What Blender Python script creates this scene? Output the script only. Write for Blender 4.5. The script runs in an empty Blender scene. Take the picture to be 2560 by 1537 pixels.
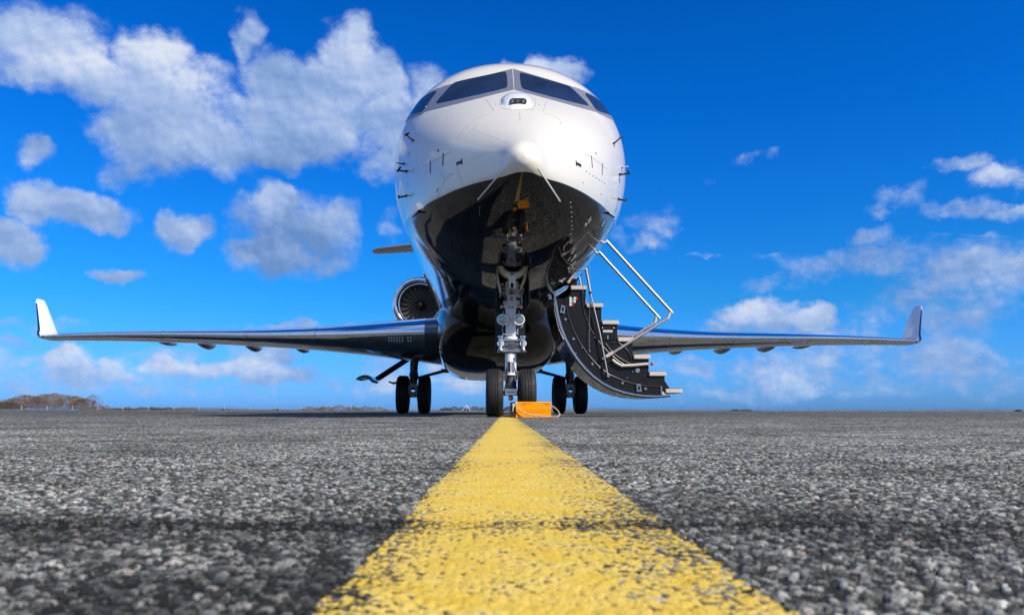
import bpy, bmesh, math, random
import numpy as np
from mathutils import Vector, Matrix
from mathutils.bvhtree import BVHTree
R = math.radians
random.seed(7); np.random.seed(7)
S = bpy.context.scene
COL = S.collection

# ------------------------------------------------------------------ camera
CAMP = Vector((-0.363, -8.63, 0.072)); F = 1925.0
CAMR = Matrix.Rotation(R(-2.5), 3, 'Z') @ Matrix.Rotation(R(90 + 7.62), 3, 'X') @ Matrix.Rotation(R(0.09), 3, 'Z')
cd = bpy.data.cameras.new('camera'); cam = bpy.data.objects.new('camera', cd); COL.objects.link(cam)
cam.matrix_world = Matrix.Translation(CAMP) @ CAMR.to_4x4()
cd.sensor_width = 36; cd.lens = 36 * F / 2560; cd.clip_start = 0.02; cd.clip_end = 20000
cd.dof.use_dof = True; cd.dof.focus_distance = 6.5; cd.dof.aperture_fstop = 18
S.camera = cam
S.render.engine = 'CYCLES'
S.render.resolution_x = 1024; S.render.resolution_y = 614
S.view_settings.view_transform = 'Standard'; S.view_settings.look = 'None'
S.view_settings.exposure = 0.42; S.view_settings.gamma = 1
S.cycles.max_bounces = 8; S.cycles.glossy_bounces = 5; S.cycles.sample_clamp_indirect = 6

def ray(px, py):
    return (CAMR @ Vector(((px - 1280) / F, -(py - 768.5) / F, -1))).normalized()
def at(px, py, Y=0.0):
    d = ray(px, py); return CAMP + d * ((Y - CAMP.y) / d.y)

# ------------------------------------------------------------------ sky + sun
SUN_EL, SUN_AZ = 38, 131      # azimuth clockwise from +Y
w = bpy.data.worlds.new('World'); S.world = w; w.use_nodes = True
nt = w.node_tree; nt.nodes.clear()
class NG:
    def __init__(s, nt): s.nt = nt
    def n(s, t, **k):
        x = s.nt.nodes.new('ShaderNode' + t)
        for a, b in k.items(): setattr(x, a, b)
        return x
    def put(s, sock, v):
        if v is None: return
        if isinstance(v, bpy.types.NodeSocket): s.nt.links.new(v, sock)
        else: sock.default_value = v
    def m(s, op, a, b=None, c=None, clamp=False):
        x = s.n('Math', operation=op); x.use_clamp = clamp
        for i, v in enumerate((a, b, c)): s.put(x.inputs[i], v)
        return x.outputs[0]
    def v(s, op, a, b=None, c=None):
        x = s.n('VectorMath', operation=op)
        for i, q in enumerate((a, b, c)): s.put(x.inputs[i], q)
        return x.outputs['Value' if op in ('LENGTH', 'DOT_PRODUCT') else 'Vector']
    def mix(s, f, a, b, t='MIX'):
        x = s.n('Mix', data_type='RGBA', blend_type=t)
        s.put(x.inputs[0], f); s.put(x.inputs[6], a); s.put(x.inputs[7], b)
        return x.outputs[2]
    def noise(s, vec, scale, detail=4, rough=.55, out='Fac', dist=0):
        x = s.n('TexNoise'); s.put(x.inputs['Vector'], vec); x.inputs['Scale'].default_value = scale
        x.inputs['Detail'].default_value = detail; x.inputs['Roughness'].default_value = rough
        x.inputs['Distortion'].default_value = dist
        return x.outputs[out]
    def mr(s, v, a, b, c=0., d=1., t='LINEAR'):
        x = s.n('MapRange', interpolation_type=t); s.put(x.inputs[0], v)
        for i, q in enumerate((a, b, c, d)): x.inputs[1 + i].default_value = q
        return x.outputs[0]
    def ramp(s, f, stops, interp='LINEAR'):
        x = s.n('ValToRGB'); x.color_ramp.interpolation = interp; e = x.color_ramp.elements
        while len(e) < len(stops): e.new(.5)
        for i, (p, c) in enumerate(stops):
            e[i].position = p; e[i].color = (c + (1,)) if len(c) == 3 else c
        s.put(x.inputs[0], f); return x.outputs[0]
g = NG(nt)
tc = g.n('TexCoord').outputs['Generated']
D = g.v('NORMALIZE', tc)
sep = g.n('SeparateXYZ'); g.put(sep.inputs[0], D)
AZ = g.m('ARCTAN2', sep.outputs[0], sep.outputs[1]); EL = g.m('ARCSINE', sep.outputs[2])
sky = g.n('TexSky', sky_type='NISHITA'); sky.sun_disc = False
sky.sun_elevation = R(SUN_EL); sky.sun_rotation = R(SUN_AZ); sky.altitude = 0; sky.air_density = 1; sky.dust_density = .6; sky.ozone_density = 2
SKY_GAIN = 0.1
# colour of the air by height, relative to the sky texture (clear, cold spring day)
tint = g.ramp(g.mr(EL, 0, R(60)), [(0, (.28, .75, 2.1)), (.08, (.17, .74, 1.75)), (.13, (.09, .72, 1.5)), (.22, (.045, .68, 1.6)),
                                   (.35, (.01, .64, 1.7)), (.49, (.004, .60, 1.62)), (1, (.02, .45, 1.2))])
skyc = g.mix(1, sky.outputs[0], tint, 'MULTIPLY')
skyc = g.v('SCALE', skyc); skyc.node.inputs['Scale'].default_value = SKY_GAIN
CLOUDS = [  # photograph px: cx, cy, rx, ry, strength
 (90,120,230,120,1),(0,190,180,60,.8),(240,190,120,90,.85),(370,160,120,95,.9),(400,250,160,110,.9),(520,190,110,50,.7),
 (620,100,50,75,.85),(690,190,110,90,.95),(870,150,95,110,1),(800,230,190,110,1),(930,210,100,110,.9),
 (500,330,260,140,1),(330,330,110,120,.85),(760,330,260,130,1),(980,320,160,150,1),(1080,260,120,110,.85),
 (600,395,230,58,.85),(320,420,110,60,.7),(960,425,90,60,.8),(1000,570,60,60,.5),
 (1360,185,120,62,1),(1300,160,70,40,.9),
 (720,590,200,130,.95),(680,515,90,50,1),(600,640,90,60,.7),(850,560,80,90,.7),
 (180,505,150,55,.95),(80,530,70,30,.6),(270,520,60,45,.8),(450,575,80,55,.95),(50,610,110,60,1),(290,682,75,24,.9),
 (120,395,50,42,.7),(0,390,20,20,.6),
 (2400,423,100,28,.62),(2520,445,110,42,.7),(2270,490,120,52,.68),(2390,530,110,30,.55),(2200,580,80,40,.55),(2530,530,90,26,.65),
 (1640,560,110,60,.5),(1600,620,90,40,.45),(1800,460,50,24,.45),(1870,415,50,26,.5),(1930,410,30,30,.45),(1560,590,60,60,.45),
 (2150,650,330,70,.52),(2450,700,230,130,.58),(2350,800,320,120,.5),(2000,700,260,60,.42),(1900,640,420,14,.36),(2300,600,350,11,.36),
 (1880,775,120,48,1),(1950,800,90,50,.95),(2030,805,75,45,.98),(1840,820,110,40,.7),(1950,850,260,40,.55),
 (120,935,160,50,.82),(165,905,60,30,.95),(300,950,180,45,.82),(285,925,50,26,.95),(440,925,100,44,1),(520,915,80,42,1),(610,922,110,48,1),(690,940,80,36,.95),(740,950,110,42,.8),(850,970,130,36,.6),(60,960,160,40,.6),(400,980,500,30,.55),
 (700,893,70,38,.8),(860,913,60,16,.65),(50,880,70,26,.6),(465,887,40,16,.6),
 (1760,905,110,50,.7),(2000,920,320,60,.6),(2350,900,250,80,.62),(1900,975,420,36,.55),(2300,980,400,40,.55),(1640,960,200,40,.5),
 (300,832,420,26,.5),(750,815,330,18,.5),(1000,960,200,30,.5),
]
warp = g.noise(D, 7, 3, .5, 'Color'); warp2 = g.noise(D, 22, 5, .55, 'Color')
cmb = g.n('CombineXYZ'); g.put(cmb.inputs[0], AZ); g.put(cmb.inputs[1], EL)
P = g.v('MULTIPLY_ADD', g.v('SUBTRACT', warp, (.5, .5, .5)), (.085, .065, 0), cmb.outputs[0])
P = g.v('MULTIPLY_ADD', g.v('SUBTRACT', warp2, (.5, .5, .5)), (.055, .045, 0), P)
Mk = None; Sh = None
for cx, cy, rx, ry, st in CLOUDS:
    d = ray(cx, cy); a, e = math.atan2(d.x, d.y), math.asin(d.z); k = math.cos(e)
    ax, ay = 1.12 * rx / F / k * .93, 1.12 * ry / F * .95
    q = g.v('MULTIPLY_ADD', P, (1 / ax, 1 / ay, 0), (-a / ax, -e / ay, 0))
    L = g.mr(g.v('LENGTH', q), 0.15, 1.15, st, 0., 'SMOOTHSTEP')
    Mk = L if Mk is None else g.m('MAXIMUM', Mk, L)
    if st >= .8:      # sunlit upper flank, shaded base of this heap
        sq = g.n('SeparateXYZ'); g.put(sq.inputs[0], q)
        t = g.m('MULTIPLY', L, g.m('MULTIPLY_ADD', sq.outputs[1], 1.0, g.m('MULTIPLY', sq.outputs[0], .35)))
        Sh = t if Sh is None else g.m('ADD', Sh, t)
# heaps round the unseen sky, seen in reflections, thickened to whiten the ambient light
far = g.mr(g.m('ABSOLUTE', AZ), R(45), R(60))
gen = g.mr(g.noise(g.v('MULTIPLY', D, (1, 1, 2.2)), 3.2, 2, .5), .34, .50, 0, .95)
Mk = g.m('MAXIMUM', Mk, g.m('MULTIPLY', gen, far))
DS = g.v('MULTIPLY', D, (1, 1, 1.25))
n1 = g.noise(DS, 17, 10, .60)
b1 = g.noise(DS, 9, 4, .5); b2 = g.noise(g.v('ADD', DS, (.012, 0, .022)), 9, 4, .5)
f2 = g.noise(g.v('ADD', DS, (.004, 0, .007)), 17, 8, .60)
low = g.noise(DS, 5, 2, .5)
n4 = g.noise(g.v('MULTIPLY', D, (1, 1, 1.7)), 34, 8, .58)
lowm = g.m('MULTIPLY', g.mr(EL, R(.3), R(1.6)), g.mr(EL, R(3.2), R(6.0), 1, 0))
Mk = g.m('MAXIMUM', Mk, g.m('MULTIPLY', lowm, g.mr(g.noise(D, 5, 2), .35, .6, .30, .62)))
n1 = g.m('ADD', n1, g.m('MULTIPLY', g.m('SUBTRACT', n4, .5), g.mr(EL, R(3), R(9), .55, .10)))
dens = g.m('ADD', Mk, g.m('MULTIPLY', g.m('MULTIPLY', g.m('SUBTRACT', n1, .5), 1.55), g.mr(Mk, 0, .35, .15, 1)))
alpha = g.mr(dens, .22, .84, 0, .96, 'SMOOTHSTEP')
lit = g.m('ADD', g.m('MULTIPLY', g.m('SUBTRACT', b1, b2), 1.9), g.m('MULTIPLY', g.m('SUBTRACT', n1, f2), 1.5))
lit = g.m('ADD', lit, g.m('MULTIPLY', g.m('SUBTRACT', low, .5), .9))
lit = g.m('ADD', lit, g.m('MULTIPLY', Sh, .16))
for cx, cy, rx, ry, st in [(735,630,290,150,.46), (560,420,300,60,.12), (2300,760,330,160,.16), (1950,830,200,30,.2),
        (460,915,110,34,-.34), (600,918,120,34,-.36), (160,915,80,34,-.28), (300,935,80,24,-.2), (720,935,60,22,-.22), (690,880,40,24,-.3), (1880,770,90,32,-.3), (2040,800,40,34,-.34), (860,130,80,70,-.24), (610,100,40,60,-.16),
        (670,500,60,30,-.3), (100,120,160,80,-.16), (400,130,90,50,-.18), (1330,165,80,30,-.25), (800,290,150,60,-.14), (2270,480,60,30,-.18), (2530,435,60,28,-.2)]:
    d = ray(cx, cy); a, e = math.atan2(d.x, d.y), math.asin(d.z); k = math.cos(e)
    q = g.v('MULTIPLY_ADD', P, (F*k/rx, F/ry, 0), (-a*F*k/rx, -e*F/ry, 0))
    lit = g.m('SUBTRACT', lit, g.mr(g.v('LENGTH', q), .2, 1.25, st, 0., 'SMOOTHSTEP'))
lit = g.m('ADD', g.m('MULTIPLY', lit, .82), .49, clamp=True)
cloudc = g.ramp(lit, [(0, (.15, .28, .56)), (.4, (.29, .43, .73)), (.7, (.47, .59, .84)), (1, (.74, .80, .92))])
hz = g.mr(EL, 0, R(8), .42, 0)       # low clouds sink into the air's own blue
cloudc = g.mix(hz, cloudc, (.25, .48, .88, 1))
alpha = g.m('MULTIPLY', alpha, g.mr(EL, R(-.2), R(1.2)))
col = g.mix(alpha, skyc, cloudc)
bg = g.n('Background'); g.put(bg.inputs[0], col); bg.inputs[1].default_value = 2 ** -0.42
out = g.n('OutputWorld'); nt.links.new(bg.outputs[0], out.inputs[0])
w.cycles.sampling_method = 'MANUAL'; w.cycles.sample_map_resolution = 512
sl = bpy.data.lights.new('sun', 'SUN'); sl.energy = 4.4; sl.angle = R(.53); sl.color = (1, .94, .84)
so = bpy.data.objects.new('sun', sl); COL.objects.link(so)
sd = Vector((math.sin(R(SUN_AZ)) * math.cos(R(SUN_EL)), math.cos(R(SUN_AZ)) * math.cos(R(SUN_EL)), math.sin(R(SUN_EL))))
so.rotation_euler = sd.to_track_quat('Z', 'Y').to_euler(); so.location = (30, -30, 40)

# ------------------------------------------------------------------ helpers
def tag(o, label=None, cat=None, group=None, kind=None):
    if label: o['label'] = label
    if cat: o['category'] = cat
    if group: o['group'] = group
    if kind: o['kind'] = kind
    return o
def empty(name, loc=(0, 0, 0), **k):
    o = bpy.data.objects.new(name, None); COL.objects.link(o); o.location = loc; o.empty_display_size = .2
    return tag(o, **k)
def mat(name, color=(.5, .5, .5), rough=.5, metal=0., coat=0., spec=.5, noise=0., nscale=20, bump=0., bscale=60, cr=.03):
    m = bpy.data.materials.new(name); m.use_nodes = True; q = NG(m.node_tree)
    b = m.node_tree.nodes['Principled BSDF']
    b.inputs['Base Color'].default_value = tuple(color) + (1,)
    b.inputs['Roughness'].default_value = rough; b.inputs['Metallic'].default_value = metal
    b.inputs['Coat Weight'].default_value = coat; b.inputs['Coat Roughness'].default_value = cr
    b.inputs['Specular IOR Level'].default_value = spec
    oc = q.n('TexCoord').outputs['Object']
    if noise:
        f = q.noise(oc, nscale, 5, .6)
        c2 = tuple(x * (1 - noise) for x in color) + (1,); c1 = tuple(min(1, x * (1 + noise * .4)) for x in color) + (1,)
        q.put(b.inputs['Base Color'], q.mix(q.mr(f, .3, .7), c1, c2))
        q.put(b.inputs['Roughness'], q.mr(f, .3, .7, rough * .8, min(1, rough * 1.25)))
    if bump:
        bp = q.n('Bump'); bp.inputs['Distance'].default_value = bump
        q.put(bp.inputs['Height'], q.noise(oc, bscale, 4)); q.put(b.inputs['Normal'], bp.outputs[0])
    return m
class MB:
    def __init__(s): s.v = []; s.f = []
    def add(s, vs, fs):
        o = len(s.v); s.v += [tuple(p) for p in vs]; s.f += [tuple(i + o for i in f) for f in fs]; return s
    def box(s, c, d, M=None):
        c = Vector(c); x, y, z = [q / 2 for q in d]
        vs = [Vector(p) for p in ((-x,-y,-z),(x,-y,-z),(x,y,-z),(-x,y,-z),(-x,-y,z),(x,-y,z),(x,y,z),(-x,y,z))]
        vs = [c + ((M @ p) if M else p) for p in vs]
        return s.add(vs, [(0,3,2,1),(4,5,6,7),(0,1,5,4),(1,2,6,5),(2,3,7,6),(3,0,4,7)])
    def tube(s, pts, r, n=10, cap=True):
        pts = [Vector(p) for p in pts]; N = len(pts)
        rs = r if isinstance(r, (list, tuple)) else [r] * N
        t0 = (pts[1] - pts[0]).normalized(); u = t0.orthogonal().normalized(); vs = []
        for i, p in enumerate(pts):
            t = (pts[min(i + 1, N - 1)] - pts[max(i - 1, 0)]).normalized()
            u = (u - t * u.dot(t)); u = u.normalized() if u.length > 1e-6 else t.orthogonal().normalized(); w_ = t.cross(u)
            for k in range(n):
                a = 2 * math.pi * k / n; vs.append(p + (u * math.cos(a) + w_ * math.sin(a)) * rs[i])
        fs = [(i*n+k, i*n+(k+1) % n, (i+1)*n+(k+1) % n, (i+1)*n+k) for i in range(N-1) for k in range(n)]
        if cap: fs += [tuple(reversed(range(n))), tuple(range((N-1)*n, N*n))]
        return s.add(vs, fs)
    def lathe(s, prof, o, ax=(0, 1, 0), n=48, close=False):      # prof: (distance along axis, radius)
        ax = Vector(ax).normalized(); u = ax.orthogonal().normalized(); w_ = ax.cross(u); o = Vector(o); vs = []
        for d, r in prof:
            for k in range(n):
                a = 2*math.pi*k/n; vs.append(o + ax*d + (u*math.cos(a) + w_*math.sin(a))*r)
        N = len(prof); J = N if close else N - 1
        return s.add(vs, [(i*n+k, i*n+(k+1) % n, ((i+1) % N)*n+(k+1) % n, ((i+1) % N)*n+k) for i in range(J) for k in range(n)])
    def loft(s, secs, cap=True, closed=True):
        n = len(secs[0]); vs = [p for c in secs for p in c]; K = n if closed else n - 1
        fs = [(i*n+k, i*n+(k+1) % n, (i+1)*n+(k+1) % n, (i+1)*n+k) for i in range(len(secs)-1) for k in range(K)]
        if cap: fs += [tuple(reversed(range(n))), tuple(range((len(secs)-1)*n, len(secs)*n))]
        return s.add(vs, fs)
    def slab(s, poly, y0, y1):                                   # poly of (x, z) extruded along y
        n = len(poly); vs = [(x, y0, z) for x, z in poly] + [(x, y1, z) for x, z in poly]
        return s.add(vs, [tuple(range(n)), tuple(range(2*n-1, n-1, -1))] + [(k, k+n, (k+1) % n+n, (k+1) % n) for k in range(n)])
    def ball(s, c, r, n=12, sc=(1, 1, 1)):
        c = Vector(c); prof = [(-math.cos(math.pi*i/8)*r, max(1e-4, math.sin(math.pi*i/8)*r)) for i in range(9)]
        o = len(s.v); s.lathe(prof, (0, 0, 0), (0, 0, 1), n)
        for i in range(o, len(s.v)): p = s.v[i]; s.v[i] = (c.x+p[0]*sc[0], c.y+p[1]*sc[1], c.z+p[2]*sc[2])
        return s
    def build(s, name, m, parent=None, smooth=True, angle=35, bevel=0, mirror=False, label=None):
        me = bpy.data.meshes.new(name); me.from_pydata(s.v, [], s.f); me.update()
        bm = bmesh.new(); bm.from_mesh(me); bmesh.ops.remove_doubles(bm, verts=bm.verts, dist=1e-5)
        bmesh.ops.recalc_face_normals(bm, faces=bm.faces)
        if bevel: bmesh.ops.bevel(bm, geom=[e for e in bm.edges if len(e.link_faces) == 2 and e.calc_face_angle(0) > R(40)], offset=bevel, segments=2, affect='EDGES', clamp_overlap=True)
        bm.to_mesh(me); bm.free()
        if smooth:
            me.shade_smooth(); me.set_sharp_from_angle(angle=R(angle))
        for q in (m if isinstance(m, (list, tuple)) else [m]): me.materials.append(q)
        o = bpy.data.objects.new(name, me); COL.objects.link(o)
        if parent: o.parent = parent
        if label: o['label'] = label
        return o
def pchip(xs, ys, x):
    xs = np.array(xs, float); ys = np.array(ys, float); h = np.diff(xs); d = np.diff(ys) / h; m = np.zeros(len(xs))
    for i in range(1, len(xs) - 1):
        if d[i-1] * d[i] > 0:
            w1 = 2*h[i]+h[i-1]; w2 = h[i]+2*h[i-1]; m[i] = (w1+w2)/(w1/d[i-1]+w2/d[i])
    m[0] = d[0]; m[-1] = d[-1]
    i = int(np.clip(np.searchsorted(xs, x) - 1, 0, len(h) - 1)); t = (x - xs[i]) / h[i]
    t = min(max(t, 0), 1)
    return float((2*t**3-3*t**2+1)*ys[i]+(t**3-2*t**2+t)*h[i]*m[i]+(-2*t**3+3*t**2)*ys[i+1]+(t**3-t**2)*h[i]*m[i+1])

# ------------------------------------------------------------------ noise for the tarmac relief
def hsh(ix, iy, k):
    h = (ix.astype(np.int64) * 374761393 + iy.astype(np.int64) * 668265263 + k * 974634777) & 0xFFFFFFFF
    h = ((h ^ (h >> 13)) * 1274126177) & 0xFFFFFFFF
    h = h ^ (h >> 16)
    return (h & 0xFFFFFF).astype(np.float64) / 0xFFFFFF
def vnoise(x, y, sc, k):
    x = x / sc; y = y / sc; ix = np.floor(x); iy = np.floor(y); fx = x - ix; fy = y - iy
    fx = fx*fx*(3-2*fx); fy = fy*fy*(3-2*fy)
    a = hsh(ix, iy, k); b = hsh(ix+1, iy, k); c = hsh(ix, iy+1, k); d = hsh(ix+1, iy+1, k)
    return (a*(1-fx)+b*fx)*(1-fy)+(c*(1-fx)+d*fx)*fy
def worley(x, y, sc, k):
    x = x / sc; y = y / sc; ix = np.floor(x); iy = np.floor(y)
    best = np.full(x.shape, 9.); bid = np.zeros(x.shape)
    for dx in (-1, 0, 1):
        for dy in (-1, 0, 1):
            cx = ix+dx; cy = iy+dy
            px = cx + .15 + .7*hsh(cx, cy, k); py = cy + .15 + .7*hsh(cx, cy, k+1)
            d = (px-x)**2+(py-y)**2; u = d < best
            best = np.where(u, d, best); bid = np.where(u, hsh(cx, cy, k+2), bid)
    return np.sqrt(best), bid

# ------------------------------------------------------------------ ground
LANG = R(2.08); LX0 = CAMP.x + 0.0170; LY0 = CAMP.y; LW = 0.0855     # painted line: passes here, half width
JOINTS = [(.505, .019, 1.), (1.62, .016, .6), (3.1, .03, .5), (5.2, .03, .55), (7.4, .05, .5), (12.4, .06, .8), (19., .08, .6), (27., .1, .6)]
def asphalt_shader(name, attr, line=False):
    m = bpy.data.materials.new(name); m.use_nodes = True; q = NG(m.node_tree); b = m.node_tree.nodes['Principled BSDF']
    oc = q.n('TexCoord').outputs['Object']
    if attr:
        a1 = q.n('Attribute'); a1.attribute_name = 'stone'; a2 = q.n('Attribute'); a2.attribute_name = 'relief'
        rnd, ed = a1.outputs['Fac'], a2.outputs['Fac']
    else:
        vo = q.n('TexVoronoi'); vo.inputs['Scale'].default_value = 120; q.put(vo.inputs['Vector'], oc)
        sp = q.n('SeparateColor'); q.put(sp.inputs[0], vo.outputs['Color'])
        rnd = sp.outputs[0]; ed = q.mr(vo.outputs['Distance'], .15, .55, 1, 0)
    fine = q.noise(oc, 900, 3, .6); big = q.noise(oc, 1.3, 4, .6); mid = q.noise(oc, 9, 4, .6); pat = q.noise(oc, 3.5, 3, .6)
    stone = q.ramp(rnd, [(0, (.022, .021, .019)), (.40, (.05, .048, .043)), (.55, (.12, .12, .111)), (.70, (.23, .23, .215)), (.86, (.50, .495, .46)), (.96, (.82, .80, .73)), (1, (.62, .46, .37))])
    stone = q.mix(q.mr(fine, .3, .7, 0, .55), stone, (.04, .039, .036, 1), 'MIX')
    k = q.mr(ed, .04, .30)
    c = q.mix(k, (.010, .0098, .009, 1), stone)
    if attr:     # crushed chippings between the larger stones
        v2 = q.n('TexVoronoi'); v2.inputs['Scale'].default_value = 420; q.put(v2.inputs['Vector'], oc)
        sp2 = q.n('SeparateColor'); q.put(sp2.inputs[0], v2.outputs['Color'])
        c = q.mix(q.mr(sp2.outputs[1], .80, .93, 0, .75), c, q.mix(sp2.outputs[0], (.10, .10, .09, 1), (.42, .41, .37, 1)))
    else: c = q.mix(1, c, (1.9, 1.9, 1.8, 1), 'MULTIPLY')
    c = q.mix(q.mr(big, .38, .66, 0, .45), c, (.014, .0138, .0125, 1))
    c = q.mix(q.mr(pat, .50, .68, 0, .5), c, (.014, .0138, .0125, 1))
    c = q.mix(q.mr(mid, .5, .75, 0, .4), c, (.016, .0155, .014, 1))
    # bitumen joints and two old stains run across the apron
    sep = q.n('SeparateXYZ'); q.put(sep.inputs[0], oc); X, Y = sep.outputs[0], sep.outputs[1]
    tt = q.m('ADD', q.m('MULTIPLY', q.m('SUBTRACT', X, LX0), math.sin(LANG)), q.m('MULTIPLY', q.m('SUBTRACT', Y, LY0), math.cos(LANG)))
    wob = q.noise(oc, 6, 3, .6)
    jm = None
    for d0, hw, st in JOINTS:
        t = q.m('ABSOLUTE', q.m('SUBTRACT', q.m('MULTIPLY_ADD', q.m('SUBTRACT', wob, .5), hw * 2.0, tt), d0))
        z = q.mr(t, hw * .6, hw * 1.5, st, 0, 'SMOOTHSTEP'); jm = z if jm is None else q.m('MAXIMUM', jm, z)
    sx = q.v('LENGTH', q.v('MULTIPLY', q.v('SUBTRACT', oc, (CAMP.x - .13, CAMP.y + .31, 0)), (6, 15, 0)))
    jm = q.m('MAXIMUM', jm, q.mr(q.m('ADD', sx, q.m('MULTIPLY', wob, .8)), .8, 1.7, .8, 0, 'SMOOTHSTEP'))
    sx2 = q.v('LENGTH', q.v('MULTIPLY', q.v('SUBTRACT', oc, (CAMP.x + .30, CAMP.y + .44, 0)), (5, 16, 0)))
    jm = q.m('MAXIMUM', jm, q.mr(q.m('ADD', sx2, q.m('MULTIPLY', wob, .8)), .8, 1.6, .5, 0, 'SMOOTHSTEP'))
    c = q.mix(q.m('MULTIPLY', jm, q.mr(q.noise(oc, 260, 2), .3, .62, .95, .35)), c, (.008, .008, .009, 1))
    if line:
        d = q.m('ABSOLUTE', q.m('SUBTRACT', q.m('MULTIPLY', q.m('SUBTRACT', X, LX0), math.cos(LANG)), q.m('MULTIPLY', q.m('SUBTRACT', Y, LY0), math.sin(LANG))))
        sd_ = q.m('SUBTRACT', q.m('MULTIPLY', q.m('SUBTRACT', X, LX0), math.cos(LANG)), q.m('MULTIPLY', q.m('SUBTRACT', Y, LY0), math.sin(LANG)))
        edge = q.m('ADD', q.mr(d, LW * .6, LW, 0, .07), q.m('MULTIPLY', q.mr(sd_, LW*.15, LW*.5, 0, .055), q.mr(sd_, LW*.8, LW, 1, .3)))
        n_a = q.noise(oc, 210, 4, .7); n_b = q.noise(oc, 28, 4, .6); n_c = q.noise(oc, 420, 2, .6)
        wear = q.m('ADD', q.m('MULTIPLY', n_a, .75), q.m('MULTIPLY', n_b, .25))
        wear = q.m('ADD', q.m('ADD', wear, edge), q.m('MULTIPLY', jm, .055))
        wear = q.m('ADD', wear, q.m('MULTIPLY', q.m('SUBTRACT', .5, ed), .10))
        wear = q.m('ADD', wear, q.m('MULTIPLY', q.m('SUBTRACT', pat, .5), .22))
        wm = q.mr(wear, .545, .585)
        yel = q.mix(q.mr(n_b, .35, .65), (.64, .425, .055, 1), (.72, .52, .13, 1))
        yel = q.mix(q.mr(n_c, .45, .75, 0, .4), yel, (.34, .22, .03, 1))
        c = q.mix(wm, yel, c)
    q.put(b.inputs['Base Color'], c)
    b.inputs['Roughness'].default_value = .85; b.inputs['Specular IOR Level'].default_value = .07
    bp = q.n('Bump'); bp.inputs['Distance'].default_value = .0012 if attr else .0025; bp.inputs['Strength'].default_value = .6 if attr else .35
    q.put(bp.inputs['Height'], q.noise(oc, 700, 3) if attr else q.m('ADD', ed, q.m('MULTIPLY', big, 3)))
    q.put(b.inputs['Normal'], bp.outputs[0])
    return m
M_TAR = asphalt_shader('tarmac_relief', True); M_YEL = asphalt_shader('yellow_paint', True, True)
M_GND = asphalt_shader('tarmac_plain', False); M_YELP = asphalt_shader('yellow_paint_plain', False, True)

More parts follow.
